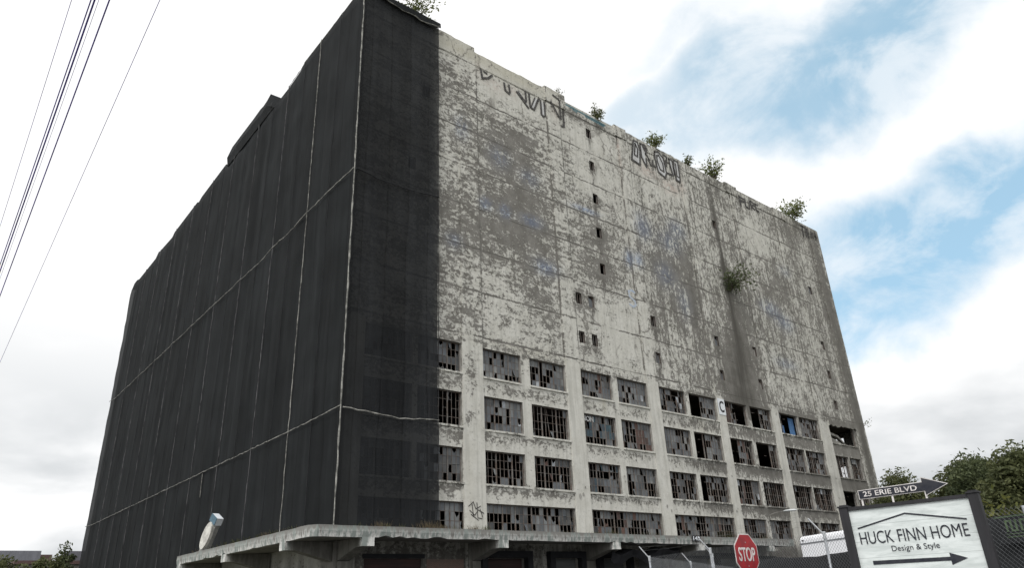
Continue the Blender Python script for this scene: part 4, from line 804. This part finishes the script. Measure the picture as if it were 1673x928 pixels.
# ------------------------------------------------------------------ truck behind the fence
ta = math.atan2(-2.74, -1.31)
tr = empty('box_truck', (9.67, -22.55, 0), ta); tag(tr, 'white box truck parked behind the fence between stop sign and signboard', 'truck')
M_wt = mkmat('white truck body', (.86, .87, .90), var=.02, scale=1, rough=.4); M_tyre = mkmat('tyre rubber', (.02, .02, .02), var=.2); M_steel = mkmat('galvanised steel', (.38, .40, .42), second=(.26, .27, .29), scale=9, rough=.45, metal=.6)
mb = MB(); mb.box(0, 5.8, 0, 2.4, 1.0, 3.6); bx_ = mb.build('body', M_wt, tr)
bv = bx_.modifiers.new('bevel', 'BEVEL'); bv.width = .16; bv.segments = 3
mb = MB(); mb.box(.1, 5.7, -.02, .0, 3.28, 3.33); mb.build('trim', M_steel, bx_); mb = MB(); mb.box(.28, .36, -.03, -.001, 3.4, 3.45); mb.build('marker_light', M_blk, bx_)
mb = MB(); mb.prism([(5.85, .1, .7), (7.9, .1, .7), (7.9, .1, 1.6), (7.2, .1, 2.6), (5.85, .1, 2.7)], (0, 2.2, 0)); cb_ = mb.build('cab', M_wt, tr, fix=True)
mb = MB(); mb.prism([(6.2, .09, 1.7), (7.5, .09, 1.7), (7.05, .09, 2.45), (6.2, .09, 2.5)], (0, .008, 0)); mb.build('window', M_glassd, cb_, fix=True)
mb = MB(); mb.box(.2, 7.6, .5, 1.9, .6, .98); mb.build('chassis', M_blk, tr)
for x in (1.5, 6.8):
    for y in (.25, 2.15):
        mb = MB(); mb.tube([(x, y - .14, .48), (x, y + .14, .48)], .48, 20); wl = mb.build('wheel', M_tyre, tr); mb = MB(); mb.tube([(x, y - .15, .48), (x, y + .15, .48)], .24, 14); mb.build('rim', M_steel, wl)

# ------------------------------------------------------------------ fence
FP0 = Vector((-6.09, -29.66, 0)); FP1 = Vector((-7.28, -32.89, 0)); FD = (FP1 - FP0).normalized(); FC = Vector((-5.38, -27.37, 0))
fe = empty('chain_link_fence', tuple(FC)); tag(fe, 'chain link fence with slanted wire arms and sagging black screen behind the stop sign', 'fence')
def pf(o): o.parent = fe; o.matrix_parent_inverse = Matrix.Translation(-FC); return o
OUT = Vector((FD.y, -FD.x, 0)); OUT = -OUT if OUT.x > 0 else OUT            # towards the street
armdir = (Vector((-.776, .629, 0)) * .8 + Vector((0, 0, 1)) * .9).normalized()
FH = 2.45
def post(P_, h=FH, arm=True, along=None):
    mb = MB(); mb.tube([P_, P_ + Vector((0, 0, h))], .024, 8); o = pf(mb.build('post', M_steel, None, smooth=True))
    if arm:
        a = MB(); b = P_ + Vector((0, 0, h)); e = b + armdir * .33; a.tube([b - Vector((0, 0, .03)), e], .013, 6); a.tube([b - Vector((0, 0, .09)), b + Vector((0, 0, .03))], .030, 8); a.build('barbed_wire_arm', M_arm, o)
    return o
M_arm = mkmat('bright galvanised arm', (.52, .54, .56), var=.12, scale=6, rough=.5)
M_mesh = mkmat('galvanised mesh wire', (.24, .25, .26), second=(.17, .175, .18), scale=5, metal=.3, rough=.5)
def mesh_run(A, B, h, pitch=.066, r=.0020, slope=0):
    L = (B - A).length; dr = (B - A).normalized(); mb = MB(); nrm = Vector((-dr.y, dr.x, 0)); n = int((L + h) / pitch)
    for sgn in (1, -1):
        for k in range(n):
            s0 = -h + k * pitch if sgn > 0 else k * pitch
            a_, za, b_, zb = s0, 0.05, s0 + sgn * h, h
            if sgn < 0: a_, b_ = s0, s0 - h
            # clip to [0, L]
            def clip(s_, z_, s2, z2):
                if s_ < 0: f_ = (0 - s_) / (s2 - s_); return (0, z_ + (z2 - z_) * f_)
                if s_ > L: f_ = (L - s_) / (s2 - s_); return (L, z_ + (z2 - z_) * f_)
                return (s_, z_)
            if (a_ < 0 and b_ < 0) or (a_ > L and b_ > L): continue
            p = clip(a_, za, b_, zb); q = clip(b_, zb, a_, za); off = nrm * (.004 * sgn)
            P_ = A + dr * p[0] + Vector((0, 0, p[1])) + off; Q = A + dr * q[0] + Vector((0, 0, q[1])) + off
            if (P_ - Q).length > .03: mb.tube([P_, Q], r, 3, cap=False)
    return pf(mb.build('mesh', M_mesh, None))
FEND = FP1 + FD * 9.0
mesh_run(FC, FEND, FH)
FB = Vector((-1.51, -25.56, 0)); FBD = (FB - FC).normalized(); FE2 = FC + FBD * 13.5
mesh_run(FC, FE2, FH)
for P_ in (FC, FP0, FP1, FP1 + FD * 7.2): post(P_)
post(FP1 + FD * 3.6, FH, False)
post(FB); post(FC + FBD * 7.6, FH + .32); post(FE2)
mb = MB()
for k in (.2, .3, .4):
    for a, b in ((FC, FP0), (FP0, FP1)):
        o_ = armdir * k + Vector((0, 0, FH)); mb.tube([a + o_, (a + b) / 2 + o_ + Vector((0, 0, -.03)), b + o_], .0014, 3)
pf(mb.build('barbed_wire', M_mesh, None))
M_scr = mkmat('black privacy screen', (.026, .028, .031), second=(.017, .018, .02), scale=1.2, detail=7)
def screen(A, B, ztop, z0=.05, n=60, off=.05):
    dr = (B - A); mb = MB(); nr = Vector((dr.y, -dr.x, 0)).normalized(); nr = nr if nr.x > 0 else -nr; idx = []
    for k in range(n + 1):
        s_ = k / n; P_ = A + dr * s_; zt = ztop(dr.length * s_); col_ = []
        for j in range(7):
            z = z0 + (zt - z0) * j / 6; r = .03 + .035 * noise.noise((dr.length * s_ * 1.6, z * .9, 2)) * (1 if j < 6 else .3); col_.append(len(mb.v)); mb.v.append(tuple(P_ + nr * (off + r) + Vector((0, 0, z))))
        idx.append(col_)
    for a, b in zip(idx, idx[1:]):
        for j in range(6): mb.f.append((a[j], b[j], b[j + 1], a[j + 1])); mb.mi.append(0)
    return pf(mb.build('privacy_screen', M_scr, None, smooth=True))
def scallop(s_, base=2.16): return base - .05 * abs(math.sin(s_ * 1.5)) - .16 * sm(s_, 1.2, 0)
screen(FP0 - FD * .1, FP1 + FD * 2.2, lambda s_: scallop(s_) + .02 * noise.noise((s_ * 3, 1, 1)))
screen(FP1 + FD * 2.25, FEND, lambda s_: 2.36 + .02 * noise.noise((s_ * 2, 1, 1)), n=40)
# green lettered banner tied on the fence
gs = empty('banner', tuple(FP1 + FD * 3.5)); tag(gs, 'dark banner with pale green lettering tied to the fence right of the signboard', 'banner')
M_grn = mkmat('pale green print', (.115, .165, .09), second=(.06, .09, .05), scale=5)

# ------------------------------------------------------------------ stop sign
st = empty('stop_sign', (-7.5, -31.47, 0)); tag(st, 'red octagonal stop sign on a steel post in front of the chain link fence', 'stop sign')
M_red = mkmat('stop sign red', (.40, .022, .028), second=(.25, .022, .03), scale=5, rough=.45); M_sw = mkmat('reflective white', (.74, .71, .70), second=(.52, .49, .47), scale=9, rough=.4)
SZ = 2.215; SR = .35
def octa(r, y, dep):
    mb = MB(); mb.prism([(r / math.cos(math.pi / 8) * math.cos(math.pi / 8 + k * math.pi / 4), y, SZ + r / math.cos(math.pi / 8) * math.sin(math.pi / 8 + k * math.pi / 4)) for k in range(8)], (0, dep, 0)); return mb
octa(SR, -.004, .006).build('border', M_sw, st, fix=True); pl = octa(SR * .945, -.008, .003).build('plate', M_red, st, fix=True)
mb = MB(); mb.box(-.03, .03, .006, .036, 0, SZ + .2); mb.build('post', M_steel, st)
for dz in (.2, -.2): mb = MB(); mb.tube([(0, -.014, SZ + dz), (0, .01, SZ + dz)], .012, 8); mb.build('bolt', M_steel, st)
bpy.context.view_layer.update()
lettering('STOP', (-7.5, -31.47 - .0105, SZ), (1, 0, 0), (0, 0, 1), .235, .50, .012, M_sw, pl)

# ------------------------------------------------------------------ signboard
SA = Vector((-11.1105, -35.2751, 0)); SX = Vector((.1043, -.99455, 0)).normalized(); SN = Vector((SX.y, -SX.x, 0))       # SN points to the viewer
sg = empty('signboard', tuple(SA)); tag(sg, 'framed pale wood signboard reading HUCK FINN HOME with a black arrow sign on top', 'sign')
def S(s_, z, o_=0.0): return SA + SX * s_ + SN * o_ + Vector((0, 0, z))
def sbox(mb, s0, s1, z0, z1, o0, o1, m=0): mb.box(s0, s1, o0, o1, z0, z1, m, fn=lambda p: tuple(S(p[0], p[2], p[1]) - SA))
def sprism(mb, pts, o0, dep): mb.prism([tuple(S(a, b, o0) - SA) for a, b in pts], tuple(SN * dep))
M_post = mkmat('charcoal painted timber', (.030, .029, .033), second=(.02, .02, .022), scale=5, stretch=(3, 3, .4), rough=.6)
for a, b in ((-.062, .03), (1.262, 1.356)):
    mb = MB(); sbox(mb, a, b, 0, 2.43, -.06, .035); po = mb.build('post', M_post, sg)
    mb = MB(); sbox(mb, a - .012, b + .012, 2.43, 2.445, -.072, .047); sbox(mb, a + .008, b - .008, 2.445, 2.458, -.05, .025); mb.build('post_cap', M_post, po)
mb = MB(); sbox(mb, .03, 1.262, 2.392, 2.428, -.035, .02); sbox(mb, .03, 1.262, 1.36, 1.395, -.035, .02); mb.build('frame', M_post, sg)
M_wood = bpy.data.materials.new('pale washed planks'); M_wood.use_nodes = True; t = NT(M_wood.node_tree); p = t.n('TexCoord').outputs['Object']
f = t.noise(t.v('MULTIPLY', p, (1.3, 1.3, 7.0)), 2.2, 9, .62, .6); f2 = t.noise(t.v('MULTIPLY', p, (1, 1, 2.2)), 3.0, 6, .6)
c = t.mix(t.step(f, .33, .66), (.55, .595, .585), (.73, .775, .765)); c = t.mix(t.step(f2, .56, .76, 0, .4), c, (.36, .40, .385)); zs_ = t.n('SeparateXYZ', p).outputs[2]
sm_ = t.step(t.m('ABSOLUTE', t.m('SUBTRACT', t.m('FRACT', t.m('DIVIDE', zs_, .171)), .5)), .480, .492); c = t.mix(t.m('MULTIPLY', sm_, .5), c, (.2, .23, .22))
bs = t.n('BsdfPrincipled', i={'Base Color': c, 'Roughness': .6}); t.t.links.new(bs.outputs[0], t.n('OutputMaterial').inputs[0])
mb = MB(); sbox(mb, .03, 1.262, 1.395, 2.392, -.02, .0); pn = mb.build('panel', M_wood, sg)
M_ink = mkmat('black lettering', (.016, .018, .028), second=(.036, .037, .045), scale=14, rough=.5)
mb = MB()
def bar2(mb, p, q, w_, o0=.0005, dep=.004):
    (a, b), (c_, d_) = p, q; l = math.hypot(c_ - a, d_ - b); nx, nz = -(d_ - b) / l * w_ / 2, (c_ - a) / l * w_ / 2; sprism(mb, [(a + nx, b + nz), (c_ + nx, d_ + nz), (c_ - nx, d_ - nz), (a - nx, b - nz)], o0, dep)
bar2(mb, (.09, 2.194), (.618, 2.305), .015); bar2(mb, (.611, 2.305), (1.189, 2.189), .015, .001); mb.build('roof_emblem', M_ink, pn, fix=True)
mb = MB(); sprism(mb, [(.172, 1.851), (.945, 1.842), (.945, 1.881), (1.103, 1.821), (.945, 1.764), (.945, 1.806), (.172, 1.811)], .0005, .004); mb.build('arrow', M_ink, pn, fix=True)
bpy.context.view_layer.update()
lettering('HUCK FINN HOME', S(.635, 2.0885, .003), SX, (0, 0, 1), .128, 1.09, -.004, M_ink, pn)
lettering('Design & Style', S(.636, 1.953, .003), SX, (0, 0, 1), .074, .475, -.006, M_ink, pn)
AR = [(.179, 2.597), (.857, 2.606), (.857, 2.656), (1.111, 2.555), (.868, 2.456), (.868, 2.503), (.179, 2.497)]
cxa, cza = .55, 2.552
mb = MB(); sprism(mb, AR, -.006, .006); ar = mb.build('arrow_sign', M_sw, sg, fix=True)
AI = [(.187, 2.590), (.864, 2.5985), (.864, 2.644), (1.092, 2.555), (.875, 2.467), (.875, 2.509), (.187, 2.504)]
mb = MB(); sprism(mb, AI, .0005, .003); mb.build('arrow_face', M_ink, ar, fix=True)
bpy.context.view_layer.update()
lettering('25 ERIE BLVD', S(.518, 2.5495, .006), SX, (0, 0, 1), .055, .565, .010, M_sw, ar)
mb = MB()
for a in (.203, .530, .870): sbox(mb, a - .009, a + .009, 2.428, 2.52, -.016, -.007)
mb.build('bracket', M_sw, ar)

# green banner body (in the plane of the fence, street side)
FO = FP1 + FD * 3.5; bn = Vector((-FD.y, FD.x, 0)); bn = bn if bn.x < 0 else -bn
def fbx(mb, s0, s1, z0, z1, o0, o1): mb.box(s0, s1, o0, o1, z0, z1, fn=lambda p: tuple(FD * p[0] + bn * p[1] + Vector((0, 0, p[2]))))
mb = MB(); fbx(mb, -.35, 1.6, 2.02, 2.36, .012, .02); bo = mb.build('backing', M_scr, gs)
mb = MB(); fbx(mb, -.33, 1.58, 2.335, 2.350, .0205, .024); fbx(mb, -.22, 1.58, 2.128, 2.138, .0205, .024); fbx(mb, -.22, 1.58, 2.09, 2.104, .0205, .024); mb.build('border', M_grn, bo)
rn = random.Random(2); mb = MB()
for k in range(26):
    a = -.2 + k * .066
    if k in (5, 11, 12, 18): continue
    fbx(mb, a, a + .028, 2.16, 2.30, .0205, .024)
    if k % 3 == 0: fbx(mb, a + .028, a + .066, 2.28, 2.30, .0205, .024)
    if k % 4 == 1: fbx(mb, a + .028, a + .066, 2.16, 2.18, .0205, .024)
mb.build('lettering', M_grn, bo)

# ------------------------------------------------------------------ toppled dish sign leaning on the canopy
ds = empty('leaning_sign', (-2.35, 16.2, 5.72)); tag(ds, 'weathered white round sign with a pale blue cap leaning on the canopy against the netting', 'sign')
M_off = mkmat('weathered white enamel', (.66, .65, .60), second=(.42, .41, .38), scale=3); M_gst = mkmat('grey weathered board', (.30, .30, .29), second=(.2, .2, .19), scale=2); M_lb = mkmat('pale blue cap paint', (.74, .78, .82), var=.06, scale=2); M_db = mkmat('dark teal cap side', (.10, .17, .22), var=.1)
# board leans back: local frame e1 along Y-, e2 up the slope
E1 = Vector((.12, -.50, .86)).normalized(); E2 = Vector((-.97, -.22, .0)).normalized(); E3 = E1.cross(E2).normalized()
LSC = 1.0
def dl(a, b, c): return tuple((E1 * a + E2 * b + E3 * c) * LSC)
mb = MB(); mb.box(0, 2.25, -.22, .1, -.38, .38, fn=lambda p: dl(p[0] - .1, p[1], p[2])); mb.build('board', M_gst, ds)
mb = MB(); mb.prism([dl(1.25 + 1.0 * math.cos(2 * math.pi * k / 24), .1, .46 * math.sin(2 * math.pi * k / 24) ) for k in range(24)], tuple(E2 * .22)); mb.build('disc', M_off, ds, fix=True)
mb = MB(); mb.box(2.2, 2.72, -.26, .22, -.42, .42, fn=lambda p: dl(*p)); cp = mb.build('cap', M_lb, ds); mb = MB(); mb.box(2.2, 2.73, .242, .27, -.41, .41, fn=lambda p: dl(*p)); mb.build('cap_end', M_db, cp)

# ------------------------------------------------------------------ overhead wires
M_wire = mkmat('cable with violet lens fringe', (.21, .17, .62), var=.2, scale=1); WD = Vector((.00135, .99796, -.0639))  # violet lens fringing put into the cable colour
G5 = 'overhead cables at upper left'
WIRES = [((-19.26, -29.99, 9.5), .004, 'thin overhead line farthest left in the sky'), ((-19.05, -30.16, 9.5), .0085, 'left cable of the thick violet bundle in the sky'), ((-19.01, -30.19, 9.5), .012, 'thickest overhead cable in the middle of the violet bundle'), ((-18.965, -30.22, 9.5), .0035, 'hair thin line between the two thick cables of the bundle'), ((-18.85, -30.3, 9.5), .010, 'right hand thick violet cable of the bundle'), ((-18.3, -30.71, 9.5), .0045, 'thin overhead line farthest right, apart from the bundle')]
for p0, r, lb_ in WIRES:
    p0 = Vector(p0); mb = MB(); pts = []
    for k in range(41):
        s_ = -25 + k * 2.6; pts.append(p0 + WD * s_ + Vector((0, 0, .00018 * max(0, s_ - 25) ** 2)))
    mb.tube(pts, r, 6); o = mb.build('overhead_cable', M_wire, None, smooth=True); tag(o, lb_, 'cable', G5)
